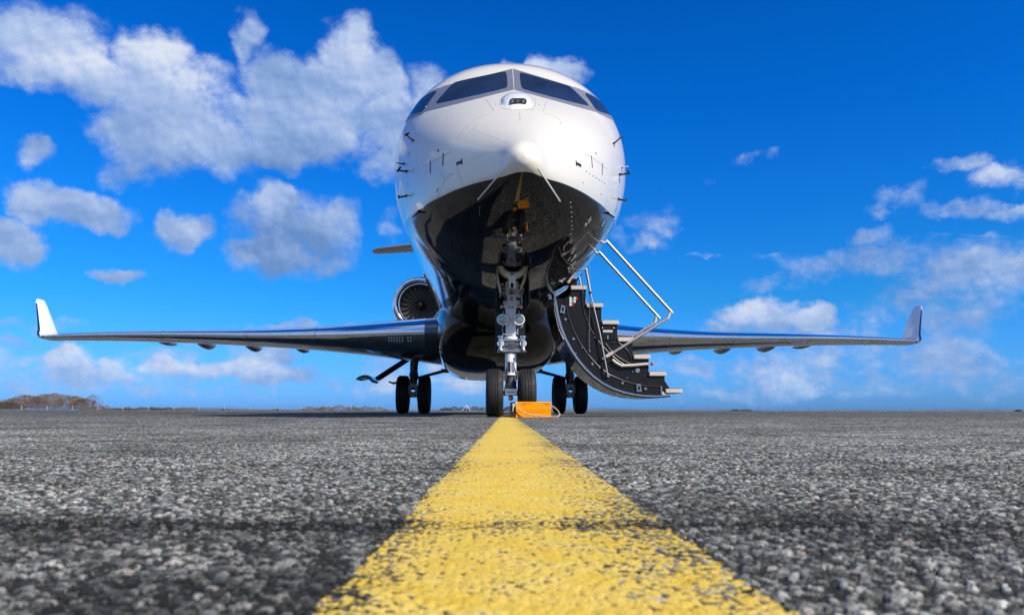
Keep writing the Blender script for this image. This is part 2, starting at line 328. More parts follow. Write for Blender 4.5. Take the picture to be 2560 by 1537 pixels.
def near_ground():
    rows = [.13]
    while rows[-1] < 9.6:
        d = rows[-1]; st = min(.0026, d * d / 50) if d < 2 else .0026 * (d / 2) ** 1.6
        rows.append(d + st)
    rows = np.array(rows); nc = 1000; tn = np.linspace(-.80, .80, nc)
    Dg, Tg = np.meshgrid(rows, tn, indexing='ij')
    yaw = R(2.5)
    cx = Tg * Dg; x = CAMP.x + cx * math.cos(yaw) + Dg * math.sin(yaw); y = CAMP.y - cx * math.sin(yaw) + Dg * math.cos(yaw)
    jx = x + .0012 * (vnoise(x, y, .004, 50) - .5); jy = y + .0012 * (vnoise(x, y, .004, 51) - .5)
    f1, id1 = worley(jx, jy, .0044, 1); f2, id2 = worley(jx, jy, .0082, 11)
    bigs = (id2 > .62) & (f2 < .42)
    rel = np.where(bigs, np.clip(1 - (f2/.46)**4, 0, 1), np.clip(1 - (f1/.66)**5, 0, 1))
    rnd = np.where(bigs, (id2 * 7919.) % 1., id1)
    hgt = rel * (.0008 + .0020 * rnd) + np.where(bigs, .0006, 0)
    hgt += .0016 * (vnoise(x, y, .03, 21) - .5) + .003 * (vnoise(x, y, .22, 22) - .5) + .004 * (vnoise(x, y, 1.1, 23) - .5)
    tt = (x - LX0) * math.sin(LANG) + (y - LY0) * math.cos(LANG); dd = (x - LX0) * math.cos(LANG) - (y - LY0) * math.sin(LANG)
    wob = vnoise(x, y, .16, 31) - .5
    for d0, hw, st in JOINTS:
        hgt -= .0018 * st * np.exp(-((tt + wob * hw * 1.6 - d0) / hw) ** 2)
    inl = np.abs(dd) < LW
    hgt = np.where(inl, hgt * .3 + .0011, hgt)
    z = hgt - .0012
    fade = np.clip((9.55 - Dg) / 1.2, 0, 1) * np.clip((.80 - np.abs(Tg)) / .02, 0, 1) * np.clip((Dg - .13) / .01, 0, 1)
    z = z * fade - .0035 * (1 - fade)
    nr = len(rows); idx = np.arange(nr * nc).reshape(nr, nc)
    q = np.stack([idx[:-1, :-1], idx[:-1, 1:], idx[1:, 1:], idx[1:, :-1]], -1).reshape(-1, 4)
    dc = (dd[:-1, :-1] + dd[1:, 1:]).ravel() / 2; xc = x[:-1, :-1].ravel(); yc = y[:-1, :-1].ravel()
    fr = .005 * (vnoise(xc, yc, .009, 41) - .5) + .005 * (vnoise(xc, yc, .05, 42) - .5) + .004 * (vnoise(xc, yc, .005, 43) - .5)
    il = np.abs(dc) < LW + fr
    V = np.stack([x, y, z], -1).reshape(-1, 3).astype(np.float32)
    def mk(faces, name, mats, extra=None):
        used = np.unique(faces); re = np.full(len(V), -1, np.int64); re[used] = np.arange(len(used)); fc = re[faces]
        vv = V[used]; st = rnd.ravel()[used]; rl = rel.ravel()[used]; mi = np.zeros(len(fc), np.int32)
        if extra is not None:
            ev, ef = extra; ef = ef + len(vv); vv = np.vstack([vv, ev]); fc = np.vstack([fc, ef])
            st = np.concatenate([st, np.zeros(len(ev))]); rl = np.concatenate([rl, np.zeros(len(ev))]); mi = np.concatenate([mi, np.ones(len(ef), np.int32)])
        me = bpy.data.meshes.new(name); nf = len(fc)
        me.vertices.add(len(vv)); me.vertices.foreach_set('co', vv.astype(np.float32).ravel())
        me.loops.add(nf * 4); me.loops.foreach_set('vertex_index', fc.astype(np.int32).ravel())
        me.polygons.add(nf); me.polygons.foreach_set('loop_start', np.arange(0, nf * 4, 4, dtype=np.int32))
        me.polygons.foreach_set('loop_total', np.full(nf, 4, np.int32)); me.polygons.foreach_set('material_index', mi)
        for nm, ar in (('stone', st), ('relief', rl)):
            a = me.attributes.new(nm, 'FLOAT', 'POINT'); a.data.foreach_set('value', ar.astype(np.float32))
        me.update(calc_edges=True)
        for mm in mats: me.materials.append(mm)
        o = bpy.data.objects.new(name, me); COL.objects.link(o); return o
    o = mk(q[~il], 'tarmac', [M_TAR]); tag(o, 'coarse grey tarmac of the apron in front of the jet', None, None, 'structure')
    # the painted line goes on under and beyond the aircraft, and behind the viewer
    ev, ef = [], []
    def strip(t0, t1, n):
        for i in range(n):
            k = len(ev)
            for t, s_ in ((t0+(t1-t0)*i/n, -1), (t0+(t1-t0)*i/n, 1), (t0+(t1-t0)*(i+1)/n, 1), (t0+(t1-t0)*(i+1)/n, -1)):
                ev.append((LX0 + t*math.sin(LANG) + s_*LW*math.cos(LANG), LY0 + t*math.cos(LANG) - s_*LW*math.sin(LANG), .0005))
            ef.append((k, k+1, k+2, k+3))
    strip(-30, .125, 8)
    o = mk(q[il], 'yellow_line', [M_YEL, M_YELP], (np.array(ev, np.float32), np.array(ef)))
    tag(o, 'worn yellow painted taxi line running to the nose wheel', None, None, 'structure')
near_ground()
me = bpy.data.meshes.new('ground'); L = 4000
me.from_pydata([(-L, -600, -.0035), (L, -600, -.0035), (L, 900, -.0035), (-L, 900, -.0035)], [], [(0, 1, 2, 3)]); me.materials.append(M_GND)
o = bpy.data.objects.new('ground', me); COL.objects.link(o); tag(o, 'flat grey airfield surface reaching the horizon', None, None, 'structure')
M_FIELD = mat('field', (.07, .085, .05), .95, noise=.4, nscale=.05)
me = bpy.data.meshes.new('field'); me.from_pydata([(-9000, 900, -.0035), (9000, 900, -.0035), (9000, 12000, -.0035), (-9000, 12000, -.0035)], [], [(0, 1, 2, 3)]); me.materials.append(M_FIELD)
o = bpy.data.objects.new('field', me); COL.objects.link(o); tag(o, 'flat far grass field at the horizon', None, None, 'structure')

# ------------------------------------------------------------------ materials
WHITE = mat('white_gloss_paint', (.80, .79, .76), .22, coat=.9, cr=.03)
BLACK = mat('black_gloss_paint', (.003, .003, .0035), .2, coat=1, cr=.015, spec=.02)
CHROME = mat('polished_metal', (.82, .84, .87), .09, 1., noise=.06, nscale=6)
STEEL = mat('brushed_steel', (.62, .60, .58), .28, 1., noise=.1, nscale=30)
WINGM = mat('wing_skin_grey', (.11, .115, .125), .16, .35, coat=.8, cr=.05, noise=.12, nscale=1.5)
WHTP = mat('white_gear_enamel', (.86, .85, .84), .32, coat=.3, noise=.1, nscale=25)
GREYP = mat('grey_gear_enamel', (.36, .37, .39), .4, noise=.25, nscale=25)
DKGEAR = mat('dark_gear_steel', (.10, .105, .11), .38, .5, noise=.35, nscale=20)
RUB = mat('tyre_rubber', (.011, .011, .011), .68, noise=.35, nscale=30, bump=.0006, bscale=220)
DARK = mat('matt_black', (.008, .008, .009), .55)
CREAM = mat('cream_tread_edge', (.60, .51, .44), .45, noise=.08, nscale=12)
PANELB = mat('black_satin_panel', (.009, .009, .010), .38, spec=.3, noise=.3, nscale=8)
GLASS = mat('dark_cockpit_glass', (.022, .028, .034), .03, coat=.6, spec=.5, noise=.55, nscale=2.2)
FRAME = mat('window_frame_metal', (.42, .43, .45), .35, .7, noise=.15, nscale=15)
SEAM = mat('panel_seam', (.25, .25, .25), .6)
PROBE = mat('probe_metal', (.05, .045, .045), .35, .7)
LENS = mat('lamp_glass', (.35, .40, .38), .08, .7, coat=1, noise=.6, nscale=120, bump=.002, bscale=160)
BRASS = mat('bolt_metal', (.6, .55, .48), .3, 1.)
RED = mat('red_knob', (.5, .02, .03), .25, coat=.6)
RAIL = mat('satin_rail', (.50, .46, .44), .42, .7, noise=.1, nscale=30)
ORANGE = mat('orange_painted_chock', (.93, .31, .0), .5, spec=.2, coat=0, noise=.05, nscale=9)
ROPE = mat('pale_rope', (.52, .44, .36), .8, bump=.002, bscale=300, noise=.2, nscale=80)
LABELW = mat('placard_white', (.7, .74, .78), .4, noise=.3, nscale=60)
LABELR = mat('placard_red', (.6, .03, .05), .4)
CYAN = mat('placard_blue', (.1, .35, .42), .4)

# ------------------------------------------------------------------ the jet
jet = empty('business_jet', (0, 0, 0), label='white business jet with glossy black belly parked nose-on with its airstair door open', cat='jet aircraft')
NY = -2.63      # nose tip y
ST = dict(s=[0,.012,.035,.07,.12,.22,.4,.7,1.1,1.5,1.75,2.05,2.4,2.75,3.2,4.0,17.5,20,23,26,28.6],
 zt=[2.115,2.16,2.195,2.235,2.275,2.345,2.47,2.69,2.99,3.28,3.46,3.72,4.015,4.18,4.275,4.31,4.31,4.31,4.25,4.13,3.85],
 zb=[2.105,2.06,2.03,2.00,1.975,1.94,1.885,1.805,1.715,1.645,1.61,1.57,1.535,1.51,1.49,1.48,1.48,1.6,2.1,2.75,3.3],
 hw=[.005,.052,.088,.12,.15,.20,.31,.50,.74,.95,1.06,1.18,1.29,1.355,1.39,1.40,1.40,1.34,1.05,.65,.2],
 zc=[2.11,2.11,2.11,2.11,2.12,2.13,2.17,2.26,2.41,2.54,2.63,2.72,2.80,2.85,2.87,2.87,2.87,2.95,3.2,3.45,3.6],
 n=[2]*8+[2.03,2.06,2.08,2.1,2.12,2.12,2.1,2.06,2.04,2,2,2,2])
def sec(s_, n=96):
    zt, zb, hw, zc, e = [pchip(ST['s'], ST[k], s_) for k in ('zt', 'zb', 'hw', 'zc', 'n')]
    r = []
    for k in range(n):
        a = 2*math.pi*k/n; c, s2 = math.cos(a), math.sin(a)
        e2 = e + (.35*max(0, min(1, s_/.15, (2.6-s_)/1.2)) if s2 < 0 else 0); x = hw*math.copysign(abs(c)**(2/e2), c); z = zc + ((zt-zc) if s2 > 0 else (zc-zb))*math.copysign(abs(s2)**(2/e2), s2)
        r.append((x, NY+s_, z))
    return r
ss = list(np.concatenate([np.array([0,.006,.012,.022,.035,.05,.07,.09,.12,.15,.18,.22]), np.arange(.26, 4.2, .05), np.arange(4.2, 28.6, .35), [28.6]]))
full = MB().loft([sec(s_) for s_ in ss])
# colour split: white above, black below, the line measured along the nose
_bv = BVHTree.FromPolygons([Vector(p) for p in full.v], full.f)
def hit(px, py, Yfar=3.0):
    h = _bv.ray_cast(CAMP, ray(px, py))
    if h[0] is None:
        p = at(px, py, .6); h = _bv.find_nearest(p)
    n_ = h[1]; p = h[0]
    if n_.dot(p - CAMP) > 0: n_ = -n_
    return p, n_
def side_hit(y, z, s_):
    h = _bv.ray_cast(Vector((s_*5, y, z)), Vector((-s_, 0, 0)))
    n_ = h[1]
    if n_.x * s_ < 0: n_ = -n_
    return h[0], n_
def Z1(x, y): return (960 + x*.2695, 130 + y*.2695)
def Z2(x, y): return (960 + x*.2695, 380 + y*.2695)
bpts = []
for p in [Z1(1275,1110), Z1(1380,1125), Z1(1500,1170), Z1(1660,1220), Z1(1830,1295), Z1(1950,1370), Z1(2050,1450), Z2(2085,560)]:
    h, _n = hit(*p); bpts.append((h.y, h.z))
bpts.sort(); print('BOUNDARY', [(round(a, 2), round(b, 2)) for a, b in bpts])
def fus_mat():
    m = bpy.data.materials.new('fuselage_paint'); m.use_nodes = True; q = NG(m.node_tree); b = m.node_tree.nodes['Principled BSDF']
    oc = q.n('TexCoord').outputs['Object']; sp = q.n('SeparateXYZ'); q.put(sp.inputs[0], oc)
    y = q.mr(sp.outputs[1], -2.8, 8.2)
    fc = q.n('FloatCurve'); cv = fc.mapping.curves[0]
    pts = [(-2.8, bpts[0][1]-.03), (bpts[0][0]-.04, bpts[0][1]-.006)] + bpts + [(bpts[-1][0]+.8, bpts[-1][1]+.07), (8.2, 2.60)]
    pts = [((a+2.8)/11, (z-1.5)/2) for a, z in pts]
    cv.points[0].location = pts[0]; cv.points[1].location = pts[-1]
    for p in pts[1:-1]: cv.points.new(*p)
    for p in cv.points: p.handle_type = 'AUTO_CLAMPED'
    fc.mapping.update(); q.put(fc.inputs['Value'], y)
    zb = q.m('MULTIPLY_ADD', fc.outputs[0], 2.0, 1.5)
    f = q.mr(q.m('SUBTRACT', sp.outputs[2], zb), -.0015, .0015)
    n_ = q.noise(oc, 2.2, 4, .6)
    wh = q.mix(q.mr(n_, .35, .7, 0, .10), (.77, .715, .605, 1), (.70, .65, .55, 1))
    # thin straight skin seams running round the hull
    jn = None
    for y0 in (-.05, 1.05, 4.6, 7.0, 9.5):
        t = q.mr(q.m('ABSOLUTE', q.m('SUBTRACT', sp.outputs[1], y0)), .0015, .004, 1, 0); jn = t if jn is None else q.m('MAXIMUM', jn, t)
    wh = q.mix(q.m('MULTIPLY', jn, .5), wh, (.2, .2, .2, 1))
    bl = q.mix(q.mr(n_, .4, .7, 0, .6), (.003, .003, .003, 1), (.007, .0065, .006, 1))
    bl = q.mix(q.m('MULTIPLY', jn, .8), bl, (.035, .034, .033, 1))
    q.put(b.inputs['Coat Roughness'], q.mr(q.noise(q.v('MULTIPLY', oc, (1, .35, 1)), 5, 5, .65), .45, .75, .012, .06))
    q.put(b.inputs['Base Color'], q.mix(f, bl, wh))
    q.put(b.inputs['Roughness'], q.mr(f, 0, 1, .10, .3))
    b.inputs['Coat Weight'].default_value = 1; b.inputs['Coat Roughness'].default_value = .015
    q.put(b.inputs['Specular IOR Level'], q.mr(f, 0, 1, .02, .3))
    bp = q.n('Bump'); bp.inputs['Distance'].default_value = .0026; bp.inputs['Strength'].default_value = .5
    q.put(bp.inputs['Height'], q.noise(oc, 3.5, 2)); q.put(b.inputs['Normal'], bp.outputs[0]); q.put(b.inputs['Coat Normal'], bp.outputs[0])
    return m
FUS = fus_mat()
# cut the door opening (aircraft's left) and the nose gear bay
DY0, DY1 = 1.68, 2.52
fb = MB(); fb.v = full.v
for f in full.f:
    if len(f) == 4:
        c = sum((Vector(full.v[i]) for i in f), Vector()) / 4
        if c.x > .68 and DY0 < c.y < DY1 and 1.66 < c.z < 3.55: continue
    fb.f.append(f)
fus = fb.build('fuselage', FUS, jet, angle=60)
BX0, BX1, BY0, BY1 = at(1239.5, 881, .16).x-.012, at(1312, 881, .16).x+.012, -.64, .22
bm = bmesh.new(); bm.from_mesh(fus.data)
for co, no in (((BX0,0,0),(1,0,0)), ((BX1,0,0),(1,0,0)), ((0,BY0,0),(0,1,0)), ((0,BY1,0),(0,1,0))):
    fc = [f for f in bm.faces if f.calc_center_median().z < 2.0 and -1.2 < f.calc_center_median().y < .8 and abs(f.calc_center_median().x) < .5]
    ge = list({e for f in fc for e in f.edges}) + list({v for f in fc for v in f.verts}) + fc
    bmesh.ops.bisect_plane(bm, geom=ge, plane_co=co, plane_no=no, dist=1e-5)
bmesh.ops.delete(bm, geom=[f for f in bm.faces if f.calc_center_median().z < 2.0 and BX0 < f.calc_center_median().x < BX1 and BY0 < f.calc_center_median().y < BY1], context='FACES')
bm.to_mesh(fus.data); bm.free()
fus['label'] = 'white upper fuselage with glossy black belly'
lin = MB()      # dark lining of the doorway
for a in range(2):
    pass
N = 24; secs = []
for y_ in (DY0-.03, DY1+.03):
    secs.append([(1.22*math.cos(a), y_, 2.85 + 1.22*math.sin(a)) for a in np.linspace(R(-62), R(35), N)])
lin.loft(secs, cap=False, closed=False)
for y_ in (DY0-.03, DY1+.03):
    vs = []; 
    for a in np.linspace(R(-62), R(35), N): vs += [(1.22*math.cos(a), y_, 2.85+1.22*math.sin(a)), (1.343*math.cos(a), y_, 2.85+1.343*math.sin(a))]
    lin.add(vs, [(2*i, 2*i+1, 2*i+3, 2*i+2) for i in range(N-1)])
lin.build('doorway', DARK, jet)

def patch(pxs, off, nu=14, nv=8, th=.004, rnd=0., hf=None):
    """four corners in photograph px -> thin panel lying on the hull"""
    a, b, c, d = [Vector(p) for p in pxs]; top = []; nn = []
    for j in range(nv+1):
        for i in range(nu+1):
            u, v = i/nu, j/nv
            if rnd:
                U, V = 2*u-1, 2*v-1; k = (max(abs(U), abs(V))/(abs(U)**6+abs(V)**6)**(1/6)) if (abs(U)+abs(V)) > 1e-6 else 1.
                k = k + (1-k)*(1-rnd); U *= k; V *= k; u, v = (U+1)/2, (V+1)/2
            p = a*(1-u)*(1-v)+b*u*(1-v)+c*u*v+d*(1-u)*v
            h, n_ = hit(p.x, p.y); e = hf(2*i/nu-1, 2*j/nv-1) if hf else 0
            top.append(h + n_*(off+e)); nn.append(h + n_*(off-th-.002))
    return grid_mb(top, nn, nu, nv)
def grid_mb(top, bot, nu, nv):
    m = MB(); W = nu+1; n = len(top)
    fs = [(j*W+i, j*W+i+1, (j+1)*W+i+1, (j+1)*W+i) for j in range(nv) for i in range(nu)]
    rim = [i for i in range(W)] + [j*W+nu for j in range(1, nv+1)] + [nv*W+i for i in range(nu-1, -1, -1)] + [j*W for j in range(nv-1, 0, -1)]
    fs += [(rim[k], rim[(k+1) % len(rim)], rim[(k+1) % len(rim)]+n, rim[k]+n) for k in range(len(rim))]
    return m.add(top+bot, fs)
def ribbon(pxs, wd, off=.003, th=None, mb=None, sub=8):
    m = mb or MB(); pts = []
    P_ = [Vector(p) for p in pxs]
    for i in range(len(P_)-1):
        for k in range(sub): pts.append(P_[i].lerp(P_[i+1], k/sub))
    pts.append(P_[-1]); H = [hit(p.x, p.y) for p in pts]; secs = []
    for i, (h, n_) in enumerate(H):
        t = (H[min(i+1, len(H)-1)][0] - H[max(i-1, 0)][0]).normalized(); b_ = t.cross(n_).normalized()*wd/2
        secs.append([h+b_-n_*.004, h+b_+n_*off, h-b_+n_*off, h-b_-n_*.004])
    return m.loft(secs)
# windscreen frames and panes
for fr, pn in ((((548,322),(1190,160),(1206,354),(372,556)), ((650,285),(1135,182),(1150,340),(465,492))),
               (((1198,160),(1812,345),(2010,572),(1214,354)), ((1255,190),(1720,320),(1920,515),(1275,348)))):
    f_ = patch([Z1(*p) for p in fr], .004, 24, 10).build('window_frame', FRAME, fus)
    patch([Z1(*p) for p in pn], .007, 24, 10, rnd=.5).build('windscreen', GLASS, fus)
for sgn, (ft, fb_) in ((-1, ((535,345),(330,590))), (1, ((1820,365),(2010,585)))):
    a, _n = hit(*Z1(*ft)); b_, _n = hit(*Z1(*fb_))
    def lat(y0t, y0b, y1t, y1b, zt, zb, off, nm, mt, up=.14):
        top, bot = [], []
        for j in range(9):
            for i in range(11):
                u, v = i/10, j/8
                U, V = 2*u-1, 2*v-1; k = max(abs(U), abs(V))/(abs(U)**7+abs(V)**7)**(1/7) if abs(U)+abs(V) > 1e-6 else 1; U *= k; V *= k; u, v = (U+1)/2, (V+1)/2
                y = (y0t*(1-v)+y0b*v)*(1-u)+(y1t*(1-v)+y1b*v)*u; z = zt*(1-v)+(zb+up*u)*v - .03*u*(1-v)
                h, n_ = side_hit(y, z, sgn); top.append(h+n_*off); bot.append(h-n_*.004)
        grid_mb(top, bot, 10, 8).build(nm, mt, fus)
    ys = (a.y+b_.y)/2
    lat(a.y-.02, b_.y-.10, a.y+.50, b_.y+.58, a.z+.045, b_.z-.02, .0035, 'window_frame', FRAME)
    lat(a.y+.02, b_.y-.03, a.y+.43, b_.y+.48, a.z, b_.z+.03, .007, 'side_window', GLASS)
    if sgn < 0: print('SIDEWIN', a, b_)
# vision camera blister under the windscreen
blz = patch([Z1(1095,398), Z1(1375,398), Z1(1385,520), Z1(1085,520)], .002, 24, 18, hf=lambda u, v: .05*max(0, 1-(abs(u)**2.4+abs(v)**2.6))**.6 * (1-.25*v))
bl = blz.build('sensor_housing', WHITE, fus, angle=70)
def on_blister(px, py, off):
    bv = BVHTree.FromPolygons([Vector(p) for p in blz.v], blz.f); h = bv.ray_cast(CAMP, ray(px, py)); n_ = h[1]
    if n_.dot(ray(px, py)) > 0: n_ = -n_
    return h[0] - ray(px, py)*off
def bpatch(poly, off, th=.01):
    m = MB(); a = [on_blister(*Z1(*p), off) for p in poly]; n = len(a); d = ray(*Z1(*poly[0]))*th
    return m.add(a+[p+d for p in a], [tuple(range(n)), tuple(range(2*n-1, n-1, -1))]+[(k, (k+1) % n, (k+1) % n+n, k+n) for k in range(n)])
bpatch([(1166,462),(1172,440),(1190,430),(1300,430),(1318,440),(1326,462),(1318,480),(1172,480)], .030, .06).build('sensor_window', DARK, bl, smooth=False)
for cx in (1193, 1243, 1296):
    c = on_blister(*Z1(cx, 457), .037); d = ray(*Z1(cx, 457))
    MB().lathe([(0, .001), (-.001, .008), (-.003, .011), (0, .013), (.004, .013)], c, d, 20).build('lens_ring', LENS if cx == 1243 else FRAME, bl)
# lightning strips on the nose and panel seams
for a, b_, w_ in (((1118,1082),(870,1370),.011), ((1432,1077),(1635,1385),.013), ((832,715),(1152,842),.005), ((1412,840),(1676,726),.004)):
    ribbon([Z1(*a), Z1(*b_)], w_, .0035 if w_ > .01 else .0012).build('lightning_strip', WHTP, fus)
sm = MB()
for pl in ([(945,438),(1025,553)], [(1510,455),(1472,560)], [(1255,565),(1264,635)], [(680,815),(740,720),(850,625),(1000,565)], [(740,815),(800,735),(870,680)],
           [(1072,480),(1080,445),(1110,410)], [(1070,480),(1120,533),(1240,538),(1375,540),(1408,490),(1395,430)],
           [(1480,575),(1560,590),(1640,640)], [(570,640),(650,570)], [(375,1068),(500,990),(628,928)], [(1862,945),(1960,1000),(2066,1088)],
           [(675,1060),(690,1130),(735,1240)], [(500,1345),(560,1200),(620,1135),(650,1133)], [(530,1105),(565,1200)]):
    ribbon([Z1(*p) for p in pl], .0035, .0012, sub=5).build('panel_seam', SEAM, fus)
for pl in ([(890,500),(885,590)], [(900,910),(1040,965)],[(1360,985),(1358,1035)]):
    ribbon([Z2(*p) for p in pl], .004, .0012, sub=5).build('panel_seam', SEAM, fus)
# flush ports, drain marks
pt = MB()
for x0, y0, x1, y1, w_ in ((430,1012,430,1125,.017),(552,942,545,1056,.018),(500,908,504,928,.02),(1923,965,1932,1075,.012),(2025,1035,2023,1143,.012),(1962,932,1968,950,.017),
                      (672,1038,720,1020,.030),(722,995,724,1040,.018),(1782,1012,1784,1055,.018),(1788,1036,1828,1056,.026)):
    ribbon([Z1(x0, y0), Z1(x1, y1)], w_, .003, sub=3).build('flush_port', PROBE, fus)
for x0, y0 in ((1877,1110),(1908,1132),(1940,1152),(1969,1170),(1995,1188),(2020,1203),(2045,1219),(1846,1213),(2014,1321),(1796,1307),(1638,662),(1440,492),(1037,488)):
    ribbon([Z1(x0-3, y0), Z1(x0+3, y0)], .008, .003, sub=2).build('drain_hole', PROBE, fus)
riv = MB()
for x0, y0 in ((1729,467),(1734,514),(1738,559),(1740,602),(1741,643),(1744,683),(1746,716)):
    ribbon([Z2(x0-3, y0), Z2(x0+3, y0)], .008, .003, sub=2).build('rivet', LABELW, fus)
for x0, y0, x1, y1, w_ in ((1865,690,1870,665,.014),(1876,682,1880,664,.012),(1893,640,1922,603,.006),(1893,662,1922,626,.006),(2020,690,2045,640,.03),(495,390,505,330,.0)):
    if w_: ribbon([Z2(x0, y0), Z2(x1, y1)], w_, .002, sub=2).build('belly_marking', LABELW, fus)
INK = mat('stencil_ink', (.25, .2, .22), .6)
for x0, y0, x1, y1 in ((488,1300,500,1262),(496,1303,508,1265),(218,965,240,925),(225,975,246,930),(214,1215,222,1235),(222,1240,230,1258),(2160,950,2166,975),(2168,980,2174,1000),(2170,1240,2173,1262),(2168,1270,2166,1290)):
    ribbon([Z1(x0, y0), Z1(x1, y1)], .006, .0015, sub=2).build('stencil_marking', INK, fus)

for pl in ([(1480,860),(1640,800),(1700,900),(1560,990),(1480,860)], [(250,640),(330,560),(520,470)], [(1985,640),(1900,570),(1760,500)], [(800,1000),(960,940)], [(300,900),(330,1180)], [(2080,700),(2120,1010)]):
    ribbon([Z1(*p) for p in pl], .0028, .001, sub=5).build('panel_seam', mat('faint_seam', (.42, .40, .37), .6), fus)
for k in range(14):
    for (ax, ay, bx, by) in ((430,505,1130,372),(1290,372,1940,548)):
        x_, y_ = ax+(bx-ax)*k/13, ay+(by-ay)*k/13 - 10*math.sin(math.pi*k/13)
        ribbon([Z1(x_-2, y_), Z1(x_+2, y_)], .006, .007, sub=1).build('frame_screw', SEAM, fus)

# air-data probes: base plate, mast, head turned into the wind
def probe(base, tip, head=None, r=.011, nm='air_data_probe', mt=PROBE, ln=.10, out=.2):
    p, n_ = hit(*base)
    d = (ray(*tip)); q_ = CAMP + d*((p-CAMP).dot(n_ + ray(*base)*0)/max(1e-3, d.dot(n_)) if False else (p-CAMP).length)
    q_ = p + (q_-p).normalized()*max((q_-p).length, .03)
    m = MB(); t = (q_-p).normalized()
    side = Vector((0, 1, 0)).cross(t).normalized(); M = Matrix((side, Vector((0, 1, 0)), t)).transposed()
    Lm = (q_-p).length
    m.loft([[p + M @ Vector((math.cos(a)*w_*.45, math.sin(a)*w_*1.4, h_)) for a in np.linspace(0, 2*math.pi, 10, endpoint=False)]
            for h_, w_ in ((-.02, r*1.7), (Lm*.5, r*1.5), (Lm, r*1.2))])
    m.loft([[p + M @ Vector((math.cos(a)*.010, math.sin(a)*.05, h_)) for a in np.linspace(0, 2*math.pi, 12, endpoint=False)] for h_ in (-.02, .004)])
    if head:
        h2 = CAMP + ray(*head)*((q_-CAMP).length - .05); dr = (h2-q_)
        m.tube([q_-dr*.25, q_+dr*.3, h2], [r*1.1, r*1.15, r*.8], 10)
    m.build(nm, mt, fus)
probe(Z1(268,825), Z1(205,768), Z1(238,752)); probe(Z1(2130,852), Z1(2190,800), Z1(2212,795))
probe(Z1(210,1110), Z1(130,1100), Z1(155,1068)); probe(Z1(2185,1140), Z1(2270,1128), Z1(2258,1100))
probe(Z2(205,410), Z2(140,420), Z2(136,405), nm='temperature_probe'); probe(Z2(2175,440), Z2(2240,450), Z2(2245,436), nm='temperature_probe')
probe(Z1(183,1042), Z1(115,1030), None, .008, 'angle_vane'); probe(Z1(2205,1075), Z1(2268,1062), None, .008, 'angle_vane', WHTP)
probe(Z2(320,555), Z2(268,608), None, .010, 'ice_vane'); probe(Z2(2082,572), Z2(2140,610), None, .010, 'ice_vane')

# wing-body fairing
def fair():
    m = MB(); secs = []
    for y_, hw, zb, zt in ((4.95,.55,1.50,2.0),(5.05,.78,1.30,2.1),(5.25,.95,1.12,2.15),(5.6,1.08,.97,2.2),(6.2,1.17,.88,2.3),(7.2,1.22,.85,2.35),(9,1.30,.86,2.4),(12.5,1.34,.88,2.4),(14.5,1.25,1.0,2.4),(16.5,.9,1.3,2.3),(17.6,.5,1.5,2.2)):
        zc = (zb+zt)/2+.1; e = 3.6; c_ = []
        for k in range(72):
            a = 2*math.pi*k/72; c, s2 = math.cos(a), math.sin(a)
            c_.append((hw*math.copysign(abs(c)**(2/e), c), y_, zc+((zt-zc) if s2 > 0 else (zc-zb))*math.copysign(abs(s2)**(2/e), s2)))
        secs.append(c_)
    return m.loft(secs)
fm = fair(); fm.build('belly_fairing', BLACK, jet, angle=50)

# wings
WS = dict(x=[1.15, 2.0, 3.2, 5.3, 8.1, 11, 13.4, 13.75], le=[6.85, 7.35, 8.1, 9.5, 11.35, 13.25, 14.85, 15.15], ch=[6.9, 6.2, 5.2, 3.75, 2.85, 2.05, 1.38, 1.2],
          z=[1.66, 1.68, 1.71, 1.81, 1.99, 2.15, 2.24, 2.25], tk=[.135, .13, .12, .11, .11, .11, .105, .10], zte=[1.44, 1.54, 1.68, 1.83, 2.02, 2.16, 2.24, 2.25])
def af(t, up):      # aerofoil half thickness (unit)
    y = 5*(.2969*math.sqrt(t)-.126*t-.3516*t*t+.2843*t**3-.1036*t**4)
    return y*(1.05 if up else -.95)
TS = [0,.002,.006,.013,.025,.045,.075,.12,.2,.32,.46,.6,.75,.88,1.]
def wsec(x, sgn, t0=0, t1=1, off=0, lower=True):
    le, ch, z, tk, zt = [pchip(WS['x'], WS[k], x) for k in ('le', 'ch', 'z', 'tk', 'zte')]
    ts = [t for t in TS if t0 <= t <= t1]; pts = []
    for t in reversed(ts): pts.append((t, af(t, True)*tk))
    for t in ts[1:]: pts.append((t, af(t, False)*tk))
    r = []
    for t, h in pts:
        r.append(Vector((sgn*x, le+t*ch - (off if t < .02 else 0), z+(zt-z)*t + h*ch + math.copysign(off, h))))
    return r
FAIRX = (5.2, 6.7, 8.25, 9.6)
